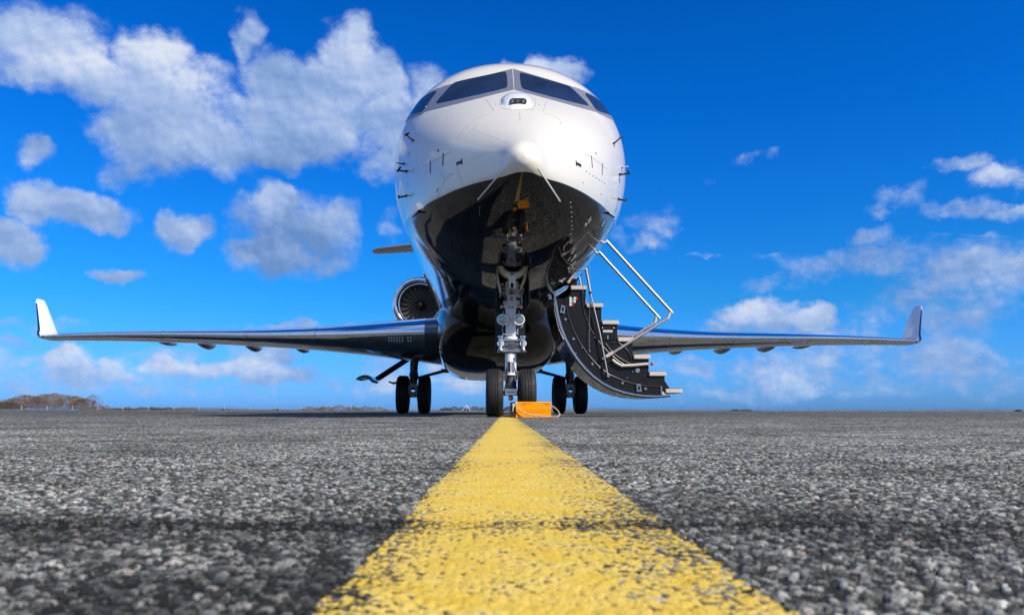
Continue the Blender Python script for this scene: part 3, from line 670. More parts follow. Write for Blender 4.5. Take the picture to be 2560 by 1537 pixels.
def wing(sgn):
    lab = 'wing on the side away from the stairs' if sgn < 0 else 'wing behind the airstair'
    xs = list(np.linspace(1.1, 13.4, 40))
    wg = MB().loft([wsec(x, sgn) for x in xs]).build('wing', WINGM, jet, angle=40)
    wg['label'] = lab
    edges = [1.45, 4.0, 5.9, 8.6, 11.2, 13.3] if sgn < 0 else [1.45, 4.0, 5.9, 8.6, 11.2, 13.3]
    for a, b_ in zip(edges[:-1], edges[1:]):
        m = MB(); n = 12
        m.loft([wsec(x, sgn, 0, .12, .006) for x in np.linspace(a+.012, b_-.012, n)], cap=True, closed=True)
        m.build('leading_edge_slat', CHROME, wg, angle=50)
    for a in edges[1:-1]:
        le_ = pchip(WS['x'], WS['le'], a)
        MB().loft([wsec(x, sgn, 0, .09, .008) for x in (a-.010, a+.010)]).build('slat_gap_highlight', STEEL, wg, angle=50)  # bright strip at each slat gap, standing in for the joint's highlight
    # winglet
    def wl(f, c0, cant, z0, thick):
        return [Vector((sgn*(13.4+cant+dx*thick), y_, z0)) for dx, y_ in ((-.5, 0),)]
    secs = []
    base = (13.55, 2.25, 15.0, 1.35)
    for k, (ox, oz, oy, ch) in enumerate(((-.16,-.03,0,1.36),(0,.0,.10,1.3),(.10,.09,.2,1.22),(.17,.24,.36,1.1),(.42,.7,.70,.86),(.68,1.13,1.05,.64),(.76,1.27,1.2,.50),(.78,1.31,1.3,.36))):
        cant = (.0, .5, 1.0, 1.25, 1.27, 1.27, 1.27, 1.27)[k]; tk = .10*ch*(.8 if k < 7 else .4)
        nx, nz = -math.sin(cant), math.cos(cant); c_ = []
        for t, up in [(t, True) for t in reversed(TS)] + [(t, False) for t in TS[1:]]:
            h = af(t, up)*tk
            c_.append(Vector((sgn*(base[0]+ox+nx*h), base[2]+oy+t*ch-.15, base[1]+oz+nz*h)))
        secs.append(c_)
    wlo = MB().loft(secs).build('winglet', WHITE, wg, angle=50)
    # polished strip down the winglet's front
    secs2 = [[p + (Vector((0, -.006, 0)) + (p - c_[len(TS)-1])*.03) for p in c_[len(TS)-1-6:len(TS)-1+7]] for c_ in secs[:6]]
    MB().loft(secs2).build('winglet_edge', CHROME, wg, angle=50)
    # flap track fairings
    for i, fx in enumerate(FAIRX + (2.9,)):
        le, ch, z, zt = [pchip(WS['x'], WS[k], fx) for k in ('le', 'ch', 'z', 'zte')]
        L_ = .62*ch**.5*1.1; dep = (.12, .165, .155, .08, .05)[i]; hw = (.08, .09, .085, .06, .04)[i]; secs = []
        for t in np.linspace(0, 1, 14):
            r = math.sin(math.pi*min(.985, max(.015, t))**1.35)**.7; y_ = le+ch*.62+t*L_*1.5
            zz = z+(zt-z)*min(1, .62+.38*t) - .05*ch*(1-t)*.5
            secs.append([(sgn*fx+math.cos(a)*hw*r, y_, zz - .02 + math.sin(a)*dep*r*(1.0 if math.sin(a) < 0 else .5)) for a in np.linspace(0, 2*math.pi, 16, endpoint=False)])
        MB().loft(secs).build('flap_fairing', WINGM, wg, angle=50)
    # landing light panel in the root leading edge
    m = MB(); d = MB()
    def lep(x, u):      # point on lower part of the nose of the wing, u 0..1
        le, ch, z, tk, zt = [pchip(WS['x'], WS[k], x) for k in ('le', 'ch', 'z', 'tk', 'zte')]
        t = .004+u*.03; return Vector((sgn*x, le+t*ch-.012, z+af(t, False)*tk*ch))
    a0, a1 = 1.72, 2.28
    G = [lep(a0+(a1-a0)*i/10, j/6) for j in range(7) for i in range(11)]
    grid_mb(G, [p+Vector((0, .03, .02)) for p in G], 10, 6).build('landing_light_panel', DARK, wg)
    for i in range(9):
        for j in range(3):
            if i in (2,): continue
            p = lep(a0+.04+i*.06, .15+j*.32); MB().lathe([(-.006, .0005), (-.006, .013), (.0, .015)], p, (0, 1, 0), 10).build('landing_light', BRASS, wg)
    # static wicks at tip
    for x in (12.2, 11.5, 10.2, 9.8):
        le, ch, zt = [pchip(WS['x'], WS[k], x) for k in ('le', 'ch', 'zte')]
        MB().tube([(sgn*x, le+ch-.02, zt), (sgn*x, le+ch+.14, zt-.02)], .006, 6).build('static_wick', PROBE, wg)
wing(-1); wing(1)

# engines
for sgn in (-1, 1):
    c = Vector((sgn*2.17, 14.5, 3.29))
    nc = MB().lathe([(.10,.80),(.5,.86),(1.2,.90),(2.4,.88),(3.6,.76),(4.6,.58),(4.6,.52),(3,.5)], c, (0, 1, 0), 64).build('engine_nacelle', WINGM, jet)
    nc['label'] = 'engine nacelle on the wing side away from the stairs' if sgn < 0 else 'engine nacelle on the stair side'
    MB().lathe([(.14,.812),(.06,.79),(.015,.76),(-.01,.72),(0,.685),(.04,.655),(.10,.635),(.2,.625),(.2,.61)], c, (0, 1, 0), 72).build('intake_lip', CHROME, nc, angle=70)
    MB().lathe([(.2,.622),(.80,.62),(.80,.001)], c, (0, 1, 0), 64).build('intake_duct', mat('duct_grey', (.11, .105, .1), .4, .4), nc)
    sp_ = c+Vector((0, .62, 0))
    MB().lathe([(-.32,.001),(-.26,.045),(-.15,.10),(0,.155),(.05,.16)], sp_, (0, 1, 0), 32).build('spinner', RUB, nc)
    m = MB(); nb = 22
    for k in range(nb):
        a0 = 2*math.pi*k/nb; secs = []
        for i in range(9):
            u = i/8; r = .14+.475*u; swp = .34*math.sin(u*math.pi*.9)*.55+.10*u; cw = .045+.03*u; tw = R(25+38*u)
            row = []
            for tt_, th in ((-.5, 0), (0, .005), (.5, 0), (0, -.005)):
                aa = a0+swp+tt_*cw*math.sin(tw)*1.5/max(r, .2)*.9; row.append(sp_+Vector((math.cos(aa)*r, tt_*cw*math.cos(tw)*1.6+th+.04, math.sin(aa)*r)))
            secs.append(row)
        m.loft(secs)
    m.build('fan', mat('fan_titanium', (.42, .39, .35), .42, .8), nc, angle=30)
    secs = [[(sgn*x, 15.1+(.0 if i else 0)+t*2.6, 3.25+h) for t, h in ((0,0),(.15,.08),(.5,.12),(1,0),(.5,-.12),(.15,-.08))] for i, x in enumerate((1.0, 1.5))]
    MB().loft(secs).build('engine_pylon', BLACK, jet)
# tail
fin = MB().loft([[(dx*.13*k, y0+t*ch, z_) for t, dx in ((0,0),(.1,.7),(.4,1),(1,0),(.4,-1),(.1,-.7))] for z_, y0, ch, k in ((3.9,20.0,5.6,1.6),(5.2,22.6,4.2,1.3),(7.85,25.7,2.7,.9))]).build('tail_fin', WHITE, jet)
for sgn in (-1, 1):
    MB().loft([[(sgn*x, y0+t*ch, z_+h*ch*.09) for t, h in ((0,0),(.04,.45),(.3,.7),(1,0),(.3,-.7),(.04,-.45))] for x, y0, ch, z_ in ((.05,25.6,2.6,7.92),(5.3,28.0,1.25,7.78),(5.55,28.4,.8,7.77))]).build('tailplane', mat('tailplane_skin', (.33,.27,.24), .3, .3, coat=.4), jet)

# ------------------------------------------------------------------ wheels
def wheel(c, rad, wd, hubm, parent, grooves, nm='tyre', inner=.5):
    h = wd/2; pr = []
    prof = [(-h*.72, rad*inner), (-h*.96, rad*.62), (-h, rad*.76), (-h*.95, rad*.88), (-h*.78, rad*.962), (-h*.55, rad*.992)]
    tread = [(-h*.55, rad*.992)]
    for gx in grooves:
        tread += [((gx-.035)*h, rad), ((gx-.03)*h, rad-.012), ((gx+.03)*h, rad-.012), ((gx+.035)*h, rad)]
    prof = prof[:-1] + tread + [(-a, r) for a, r in reversed(prof)]
    t = MB().lathe(prof, c, (1, 0, 0), 72).build(nm, RUB, parent, angle=50)
    MB().lathe([(-h*.72, rad*inner), (-h*.5, rad*inner*.92), (-h*.35, rad*.30), (-h*.5, rad*.18), (-h*.55, .004)], c, (1, 0, 0), 40).build('wheel_hub', hubm, parent)
    MB().lathe([(h*.72, rad*inner), (h*.5, rad*inner*.92), (h*.35, rad*.30), (h*.5, rad*.18), (h*.55, .004)], c, (1, 0, 0), 40).build('wheel_hub', hubm, parent)
# ------------------------------------------------------------------ nose gear
def G1(x, y, Y=0): return at(1220+x*.1078, 600+y*.1078, Y)
def G2(x, y, Y=0): return at(1220+x*.1078, 760+y*.1078, Y)
def G3(x, y, Y=0): return at(1200+x*.31, 600+y*.31, Y)
pz = lambda py: at(1277, py, 0).z
ngl = MB()
zt_ = 1.75
ngl.lathe([(0, .058), (pz(775)-pz(845), .058), (pz(775)-pz(845), .062), (pz(740)-pz(845), .066), (pz(738)-pz(845), .03)], (0, 0, pz(845)), (0, 0, 1), 32)          # main cylinder
ngl.lathe([(-.01, .0), (-.01, .075), (.015, .075), (.015, .058)], (0, 0, pz(846)), (0, 0, 1), 32)
ngl.lathe([(0, .063), (pz(884)-pz(938), .063), (pz(884)-pz(938)+.01, .05)], (0, 0, pz(938)), (0, 0, 1), 32)  # lower white sleeve
ngl.lathe([(0, .066), (.012, .066)], (0, 0, pz(930)), (0, 0, 1), 32)
ngl.box((0, .03, (pz(845)+pz(885))/2), (.09, .09, pz(845)-pz(885)))
gear = ngl.build('nose_gear_leg', WHTP, jet, angle=40)
for x_, lab_m in ((-.020, CYAN), (.025, STEEL)):
    MB().slab([(x_-.017, pz(930)), (x_+.017, pz(930)), (x_+.017, pz(905)), (x_-.017, pz(905))], -.0665, -.055).build('placard', DARK if x_ < 0 else STEEL, gear)
fb2 = MB()       # A-shaped upper casting
fb2.slab([(p.x, p.z) for p in (G1(462,1290), G1(640,1270), G1(655,1480), G2(690,60), G2(640,140), G2(640,240), G2(400,240), G2(400,140), G2(360,60), G1(440,1480))], -.075, .05)
for a, b_ in (((440,960),(462,1300)), ((675,960),(640,1290))):
    fb2.tube([G1(*a, -.05), G1((a[0]+b_[0])/2-(5 if a[0] < 500 else -5), 1130, -.05), G1(*b_, -.03)], [.024, .026, .026], 12)
fb2.slab([(p.x, p.z) for p in (G1(478,1310), G1(600,1310), G2(590,-30), G2(480,-30))], -.083, -.07)
fb2.build('upper_casting', WHTP, gear, bevel=.004)
ib = MB().slab([(p.x, p.z) for p in (G1(497,1330), G1(583,1330), G1(575,1440), G1(505,1440))], -.0865, -.08).build('casting_web', GREYP, gear, bevel=.002)
# horseshoe yoke at the top of the leg
yk = MB(); n = 26; c0 = G1(577, 555, -.30); Rx = (G1(940, 555, -.30)-c0).x; ri = (G1(808, 555, -.30)-c0).x
secs = []
for i in range(n+1):
    a = R(180+180*i/n); ca, sa = math.cos(a), math.sin(a); ro = Rx*(1+.06*abs(sa)**3); zsc = .86
    secs.append([(c0.x+ca*ri, c0.y-.0, c0.z+sa*ri*zsc*.9), (c0.x+ca*(ri+.012), c0.y-.03, c0.z+sa*(ri+.012)*zsc), (c0.x+ca*ro, c0.y-.03, c0.z+sa*ro*zsc), (c0.x+ca*ro, c0.y+.12, c0.z+sa*ro*zsc), (c0.x+ca*ri*.92, c0.y+.12, c0.z+sa*ri*zsc*.7)])
yk.loft(secs)
yk.slab([(p.x, p.z) for p in (G1(400,760,-.3), G1(760,760,-.3), G1(690,850,-.3), G1(640,920,-.3), G1(638,1100,-.3), G1(590,1150,-.3), G1(595,1000,-.3), G1(575,985,-.3), G1(540,985,-.3), G1(522,1000,-.3), G1(525,1150,-.3), G1(485,1100,-.3), G1(475,920,-.3), G1(440,850,-.3))], -.325, -.24)
yk.build('retraction_yoke', mat('bounce_lit_enamel', (.95, .93, .90), .4), gear, angle=40)  # yoke colour lightened to stand in for light bounced off the ground
MB().slab([(p.x, p.z) for p in (G1(518,780,-.335), G1(605,780,-.335), G1(605,812,-.335), G1(518,812,-.335))], -.338, -.32).build('data_plate', mat('plate_bronze', (.22,.15,.10), .5), gear)
for pts in ([(205,560),(195,720),(210,900),(270,1130),(285,1230)], [(905,560),(890,740),(855,900),(790,1060),(765,1150)]):
    MB().tube([G1(*p, -.2) for p in pts], [.016,.018,.020,.018,.014], 10).build('side_link', WHTP, gear)
for pts in ([(285,1230),(275,1330)], [(820,1110),(820,1190),(780,1280),(785,1480)], [(350,1000),(300,1050)],[(345,1110),(390,1135)],[(700,1040),(760,1060)]):
    MB().tube([G1(*p, -.12) for p in pts], .007, 8).build('link_rod', WHTP, gear)
# actuators and fittings left and right of the casting
for (x0, y0, x1, y1, r, mt) in ((350,1120,350,1200,.022,DKGEAR),(365,1190,350,1300,.024,GREYP),(375,1290,400,1400,.022,DKGEAR),(400,1420,385,1510,.026,WHTP),
                        (720,1150,715,1230,.024,WHTP),(700,1240,690,1340,.020,STEEL),(740,1260,735,1350,.014,BRASS),(690,1400,700,1500,.026,WHTP),(765,1180,765,1260,.014,STEEL),(330,1050,372,1040,.018,GREYP),
                        (560,1100,560,1210,.024,GREYP),(500,1205,620,1205,.012,BRASS)):
    MB().tube([G1(x0, y0, -.04), G1(x1, y1, -.04)], r, 12).build('actuator' if r > .015 else 'pin', mt, gear)
for x0, x1 in ((300, 370), (700, 770)):
    m = MB(); a, b_ = G2(x0, 60, -.03), G2(x1, 60, -.03); m.tube([a, b_], .011, 10); e = a if x0 < 500 else b_
    m.tube([e+Vector((-.006, 0, 0)), e+Vector((.012, 0, 0))], .022, 12); m.build('pin', WHTP, gear)
m = MB(); 
for x in (495, 570): m.tube([G2(x, 95, -.08), G2(x, 55, -.08)], .010, 8)
m.box(G2(530, 118, -.08), (.06, .02, .010)); m.build('clevis', BRASS, gear)
# hoses and brackets down the sides
for pts in ([(330,560),(340,640),(345,720)], [(690,560),(680,640),(690,700)], [(350,700),(420,705),(520,690),(620,705),(690,690)], [(360,150),(350,220),(365,300)], [(720,140),(715,220),(700,260)],
            [(350,470),(345,510),(330,545)], [(800,470),(800,510),(760,545)]):
    MB().tube([G2(*p, -.05-.02*(pts[0][1] == 700)) for p in pts], .006, 8).build('hose', GREYP, gear)
# twin taxi lamps
for cx in (335, 722):
    c = G2(cx, 360, -.13)
    lp = MB().lathe([(.09,.02),(.07,.045),(.02,.060),(-.008,.0635),(-.014,.062),(-.014,.052),(-.004,.050)], c, (0, 1, 0), 40).build('taxi_lamp', WHTP, gear)
    MB().lathe([(-.006,.0505),(-.009,.03),(-.010,.001)], c, (0, 1, 0), 36).build('lamp_lens', LENS, gear)
    MB().tube([c+Vector((0, .06, 0)), Vector((0, -.03, c.z))], .014, 8).build('lamp_bracket', WHTP, gear)
# steering collar with two round-capped cylinders
zc1, zc2 = pz(851), pz(878)
m = MB().box((0, -.02, zc1), (.27, .13, .022)); m.box((0, -.02, zc2), (.29, .13, .020)); m.lathe([(0, .085), (zc1-zc2, .085)], (0, -.005, zc2), (0, 0, 1), 24)
m.build('steering_collar', STEEL, gear, bevel=.003)
for i, zz in enumerate(np.linspace(zc2+.018, zc1-.018, 4)):
    m = MB(); m.tube([(-.105, -.085, zz), (.105, -.085, zz)], .008+.003*(i % 2), 10); m.build('steering_rod', (STEEL, DKGEAR)[i % 2], gear)
m = MB().box((0, -.095, (zc1+zc2)/2-.01), (.07, .012, .07)); m.build('steering_valve', DKGEAR, gear, bevel=.004)
for s_ in (-1, 1):
    c = G2(292 if s_ < 0 else 815, 915, -.10)
    MB().lathe([(.05,.036),(.0,.039),(-.006,.036),(-.007,.001)], c, (0, 1, 0), 28).build('cylinder_cap', mat('cap_grey', (.55,.54,.56), .4), gear)
    MB().lathe([(-.09,.045),(-.078,.030),(-.05,.020),(.06,.022),(.065,.032),(.085,.032)], c, (0, 0, 1), 24).build('steering_cylinder', STEEL, gear)
# piston, axle, wheels
ax_z = .266
m = MB(); m.lathe([(0, .042), (pz(938)-ax_z-.10, .040)], (0, 0, ax_z+.10), (0, 0, 1), 28)
m.loft([[(math.cos(a)*w_, math.sin(a)*d_, z_) for a in np.linspace(0, 2*math.pi, 20, endpoint=False)] for z_, w_, d_ in ((ax_z-.03,.075,.06),(ax_z+.06,.07,.055),(ax_z+.16,.045,.042),(ax_z+.3,.038,.038))])
m.build('oleo_piston', DKGEAR, gear)
MB().tube([(-.27, 0, ax_z), (.27, 0, ax_z)], .030, 16).build('axle', DKGEAR, gear)
m = MB().box((0, -.07, ax_z+.01), (.13, .05, .07)); m.tube([(-.05, -.09, ax_z+.015), (.05, -.09, ax_z+.015)], .014, 12); m.ball((0, -.03, ax_z-.055), .03); m.build('axle_housing', STEEL, gear, bevel=.004)
MB().tube([(-.045,-.098,ax_z+.015),(.045,-.098,ax_z+.015)], .010, 10).build('tow_pin', CHROME, gear)
for pts in ([(-.04,-.04,ax_z+.29),(-.06,-.05,ax_z+.2),(-.055,-.06,ax_z+.06)], [(.04,-.04,ax_z+.29),(.062,-.05,ax_z+.2),(.055,-.06,ax_z+.06)]):
    MB().tube(pts, .006, 8).build('hose', DARK, gear)
for s_ in (-1, 1): wheel((s_*.181, 0, ax_z), .268, .190, GREYP, gear, (-.32, 0, .32))
# gear bay: black doors either side and the panel behind the leg
zb_ = 1.60
p0, p1 = at(1239.5, 881, .16), at(1312, 881, .16)
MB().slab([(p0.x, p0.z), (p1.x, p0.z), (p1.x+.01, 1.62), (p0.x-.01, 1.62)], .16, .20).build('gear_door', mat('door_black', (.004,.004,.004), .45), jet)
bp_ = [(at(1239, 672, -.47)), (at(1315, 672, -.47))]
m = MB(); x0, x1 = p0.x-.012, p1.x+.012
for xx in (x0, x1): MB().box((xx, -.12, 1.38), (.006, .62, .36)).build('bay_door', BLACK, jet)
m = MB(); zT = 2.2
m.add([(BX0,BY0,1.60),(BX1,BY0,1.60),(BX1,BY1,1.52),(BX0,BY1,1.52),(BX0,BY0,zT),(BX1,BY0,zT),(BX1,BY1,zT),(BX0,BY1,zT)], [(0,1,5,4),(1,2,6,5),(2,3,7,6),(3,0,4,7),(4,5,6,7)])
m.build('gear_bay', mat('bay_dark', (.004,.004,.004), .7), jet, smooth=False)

# ------------------------------------------------------------------ main gear
for s_ in (-1, 1):
    X = s_*2.03; Y = 11.57; az_ = .484
    m = MB(); m.tube([(X, Y-.05, az_+.12), (X, Y-.1, .95), (X-.0*s_, Y-.1, 1.25), (X-s_*.06, Y-.1, 1.62)], [.085, .10, .105, .13], 18)
    m.lathe([(-.02, .09), (.02, .12), (.09, .12), (.12, .10)], (X, Y-.1, .92), (0, 0, 1), 20)
    leg = m.build('main_gear_leg', DKGEAR, jet); leg['label'] = 'main landing gear on the side away from the stairs' if s_ < 0 else 'main landing gear behind the airstair'
    m = MB(); m.lathe([(-.10, .06), (-.10, .155), (.06, .155), (.06, .06)], (X, Y-.18, az_+.12), (0, 1, 0), 28, True); m.box((X, Y-.12, az_-.02), (.24, .16, .12))
    m.tube([(X-.2, Y, az_), (X+.2, Y, az_)], .06, 16); m.build('bogie_fork', GREYP, leg)
    for d in (-1, 1): 
        m = MB().tube([(X+d*.12, Y-.12, az_+.05), (X+d*.12, Y-.1, az_-.16)], .03, 10); m.build('brake_piston', DKGEAR, leg)
        wheel((X+d*.277, Y, az_), .487, .315, DKGEAR, leg, (-.4, -.13, .13, .4))
    m = MB().tube([(X-s_*.08, Y-.1, .90), (s_*1.25, Y+.1, 1.10)], [.035, .045], 12); m.box((s_*1.22, Y+.1, 1.10), (.22, .12, .10)); m.build('side_brace', DKGEAR, leg)
    m = MB().tube([(X+s_*.08, Y-.1, .84), (X+s_*.5, Y-.3, .76), (X+s_*.62, Y-.3, .80)], [.045, .03, .02], 10); m.build('torque_link', GREYP, leg)
    if s_ < 0:
        q0, q1 = at(1020, 895, Y-.3), at(940, 947, Y-.5)
        m = MB().tube([q0, q0.lerp(q1, .6), q1], [.05, .055, .05], 12); m.tube([q0+Vector((.05,.1,-.03)), q1+Vector((.05,.1,-.03))], .025, 8); m.build('door_stay', PANELB, leg)
        secs = []
        for dy in (-.45, .55):
            row = []
            for px, py in ((895,950),(903,943),(915,939),(925,939),(933,943),(940,952),(935,957),(928,949),(918,946),(908,948)):
                p = at(px, py, Y-.5); row.append((p.x, Y-.5+dy, p.z))
            secs.append(row)
        MB().loft(secs).build('wheel_door', BLACK, leg)
    else:
        q0, q1 = Vector((X+.1, Y-.3, 1.5)), Vector((X+1.0, Y-.5, .82))
        MB().tube([q0, q1], .05, 12).build('door_stay', PANELB, leg)
        MB().loft([[(X+1.0+dx, Y-.5+dy, .82+dz) for dx, dz in ((0,0),(.1,.1),(.25,.12),(.4,.02),(.25,.09),(.1,.07))] for dy in (-.45,.55)]).build('wheel_door', BLACK, leg)

# ------------------------------------------------------------------ airstair door
YF, YR = 1.67, 2.50
def A4(x, y, Y=YF): return at(1340+x*.31008, 560+y*.31008, Y)
def xz(pts, Y=YF): return [(A4(x, y, Y).x, A4(x, y, Y).z) for x, y in pts]
arc = [(150,560),(165,640),(180,740),(205,835),(240,925),(285,1010),(335,1085),(395,1160),(465,1228),(540,1285),(620,1325),(700,1353),(790,1374),(880,1385),(970,1388),(1040,1384)]
steps = [(1075,1325),(1037,1265),(1037,1225),(908,1225),(908,1088),(780,1088),(780,948),(655,948),(655,810),(527,810),(527,672),(400,672),(400,530),(330,528),(330,470),(315,415),(270,410),(265,470),(225,540)]
side = xz(arc+steps)
adoor = MB().slab(side, YF, YF+.03).build('airstair_door', PANELB, jet, smooth=False)
adoor['label'] = 'folded-down airstair door with seven steps'
MB().slab(side, YR-.03, YR).build('side_panel', PANELB, adoor, smooth=False)
# outer skin
def offs(pts, o):
    r = []
    for i, (x, z) in enumerate(pts):
        a = pts[max(i-1, 0)]; b_ = pts[min(i+1, len(pts)-1)]; t = Vector((b_[0]-a[0], b_[1]-a[1])).normalized(); r.append((x-(-t.y)*o*-1*-1, z-(t.x)*o*-1*-1))
    return r
A_ = xz([(120,560),(132,640),(148,740),(175,840),(212,935),(262,1030),(315,1105),(378,1180),(448,1245),(530,1303),(612,1345),(695,1373),(785,1393),(880,1403),(970,1404),(1085,1392)])
In = xz([(158,560),(173,640),(190,740),(215,832),(250,920),(294,1004),(343,1078),(402,1152),(470,1219),(545,1275),(624,1315),(703,1343),(792,1364),(880,1375),(970,1378),(1060,1372)])
secs = [[(a[0], YF-.03, a[1]), (a[0], YR+.03, a[1]), (b_[0], YR+.03, b_[1]), (b_[0], YF-.03, b_[1])] for a, b_ in zip(A_, [( (a[0]*.35+b_[0]*.65), (a[1]*.35+b_[1]*.65)) for a, b_ in zip(A_, In)])]
MB().loft(secs).build('outer_skin', BLACK, adoor, angle=50)
for Y_, nm in ((YF-.036, 0), (YR+.02, 1)):
    secs = [[(a[0]*(1-k)+b_[0]*k, Y_+y_, a[1]*(1-k)+b_[1]*k) for k, y_ in ((.45,0),(.85,0),(.85,.02),(.45,.02))] for a, b_ in zip(A_, In)]
    MB().loft(secs).build('edge_trim', STEEL, adoor)
# inner flange line and secondary seal
def ln(pts, r, mt, nm, Y=YF-.006): MB().tube([A4(x, y, Y) for x, y in pts], r, 8).build(nm, mt, adoor)
inner = [(238,590),(240,650),(262,750),(300,850),(350,950),(420,1050),(500,1140),(590,1210),(700,1260),(800,1290),(900,1305),(1015,1308)]
ln(inner, .005, PROBE, 'flange'); ln([(370,500),(372,620),(390,720),(430,830),(500,940),(580,1030),(660,1100),(770,1170)], .006, PROBE, 'flange')
ln([(145,575),(150,700),(185,850),(225,930)], .004, STEEL, 'flange', YF-.034)
# bolts / rollers
for x, y in ((238,767),(303,925),(455,1127),(697,1280),(883,1327)):
    c = A4(x, y, YF-.004); m = MB().lathe([(0,.017),(-.01,.017),(-.01,.010),(-.004,.009),(-.004,.0)], c, (0, 1, 0), 16); m.build('latch_roller', STEEL, adoor)
for x, y in ((473,915),(370,997),(320,1040),(512,1160),(585,1222),(430,1028),(620,1022),(612,1050),(545,1195),(780,1190),(905,1185),(955,1210),(735,1240)):
    MB().lathe([(0,.010),(-.012,.008),(-.012,.001)], A4(x, y, YF-.004), (0, 1, 0), 10).build('bolt', BRASS, adoor)
for x, y in ((818,1182),):
    MB().lathe([(0,.03),(-.012,.03),(-.014,.018),(-.006,.014),(-.006,.001)], A4(x, y, YF), (0, 1, 0), 20).build('lock_dial', STEEL, adoor)
def latch(x, y, rot):
    m = MB(); c = A4(x, y, YF-.012); M = Matrix.Rotation(R(rot), 3, 'Y')
    m.box(c+M@Vector((-.02,0,.01)), (.016,.02,.10), M); m.box(c+M@Vector((.022,0,0)), (.016,.024,.10), M); m.box(c+M@Vector((0,0,-.035)), (.07,.02,.022), M); m.tube([c+M@Vector((-.03,-.005,.02)), c+M@Vector((.035,-.005,.04))], .010, 8)
    m.box(c+M@Vector((.0,-.01,.045)), (.03,.02,.02), M)
    m.build('latch_bracket', STEEL, adoor, bevel=.003)
latch(215, 690, 8); latch(828, 1322, -8)
# treads with rounded cream ends
TR = [(280,495,415,530),(407,637,543,672),(533,775,670,810),(660,912,797,948),(788,1052,925,1088),(913,1190,1053,1225),(1045,1328,1183,1362)]
for x0, y0, x1, y1 in TR:
    a, b_ = A4(x0, y0, YF-.03), A4(x1, y1, YF-.03); m = MB()
    m.box(((a.x+b_.x)/2, (YF+YR)/2, (a.z+b_.z)/2), (b_.x-a.x, YR-YF+.06, a.z-b_.z)); t = m.build('tread', CREAM, adoor, bevel=.008)
    d = MB()
    for u in (.2, .8): d.lathe([(-.0015,.0035),(-.0015,.0005)], (a.x+(b_.x-a.x)*u, YF-.03, (a.z+b_.z)/2), (0, 1, 0), 8)
    MB().box(((a.x+b_.x)/2, (YF+YR)/2, a.z+.0035), (b_.x-a.x-.03, YR-YF, .005)).build('tread_mat', DARK, adoor)
for i in range(6):          # risers and stepped body
    x0, y0, x1, y1 = TR[i]; x2, y2, x3, y3 = TR[i+1]
    a, b_ = A4(x1-14, y1, YF), A4(x1-14, y2+4, YF); MB().box((a.x-.012, (YF+YR)/2, (a.z+b_.z)/2), (.02, YR-YF-.062, a.z-b_.z)).build('riser', PANELB, adoor)
# placards, service box, oval cover, lever
def quad(x0, y0, x1, y1, mt, nm, Y=YF, th=.004):
    a, b_ = A4(x0, y0, Y), A4(x1, y1, Y); MB().box(((a.x+b_.x)/2, Y-th/2-.001, (a.z+b_.z)/2), (abs(b_.x-a.x), th, abs(a.z-b_.z))).build(nm, mt, adoor, smooth=False)
for q_ in ((270,588,287,612),(270,614,287,636),(304,588,320,610),(304,613,320,634),(270,638,286,660)): quad(*q_, LABELW, 'placard')
for q_ in ((322,588,334,610),(288,640,302,660)): quad(*q_, LABELR, 'placard')
for q_ in ((290,598,301,634),): quad(*q_, CYAN, 'placard')
quad(530, 822, 638, 935, PANELB, 'service_box', YF, .012); quad(540, 854, 617, 873, mat('plate_cream', (.6,.58,.52), .4, noise=.4, nscale=90), 'placard', YF-.012); quad(574, 896, 584, 928, STEEL, 'key_slot', YF-.012)
for x, y in ((534,838),(625,838)): MB().lathe([(-.016,.006),(-.018,.001)], A4(x, y, YF), (0, 1, 0), 8).build('bolt', STEEL, adoor)
ln([(600,955),(660,955),(710,985),(745,1030),(768,1090),(770,1130)], .007, PROBE, 'oval_cover'); ln([(770,1130),(700,1095),(620,1040),(560,960)], .006, PROBE, 'oval_cover')
ln([(615,1092),(645,1118),(690,1142),(780,1138),(905,1127)], .019, CREAM, 'door_lever', YF-.03)
lv = MB().tube([A4(900,1127,YF-.03), A4(928,1127,YF-.03)], .006, 8).build('lever_rod', STEEL, adoor)
MB().ball(A4(936,1127,YF-.03), .022).build('lever_knob', RED, adoor)
ln([(425,1028),(440,1022)], .018, STEEL, 'cleat', YF-.01)
# bottom end fittings
quad(1005, 1305, 1016, 1370, STEEL, 'end_bracket', YF-.01)
MB().slab(xz([(1018,1345),(1050,1375),(1018,1375)]), YF-.012, YF-.002).build('end_gusset', CREAM, adoor)
MB().slab(xz([(1040,1262),(1080,1322),(1040,1322)]), YF+.02, YR-.02).build('end_gusset', PANELB, adoor)
# hinge lip at the sill
MB().slab([(p.x, p.z) for p in (A4(95,600), A4(200,490), A4(275,480), A4(245,530), A4(170,580), A4(110,612))], YF-.03, YR).build('hinge_sill', CHROME, adoor, bevel=.006)
MB().slab([(p.x, p.z) for p in (A4(175,580), A4(280,500), A4(280,560), A4(240,600), A4(190,600))], YF, YR).build('hinge_arm', DARK, adoor)
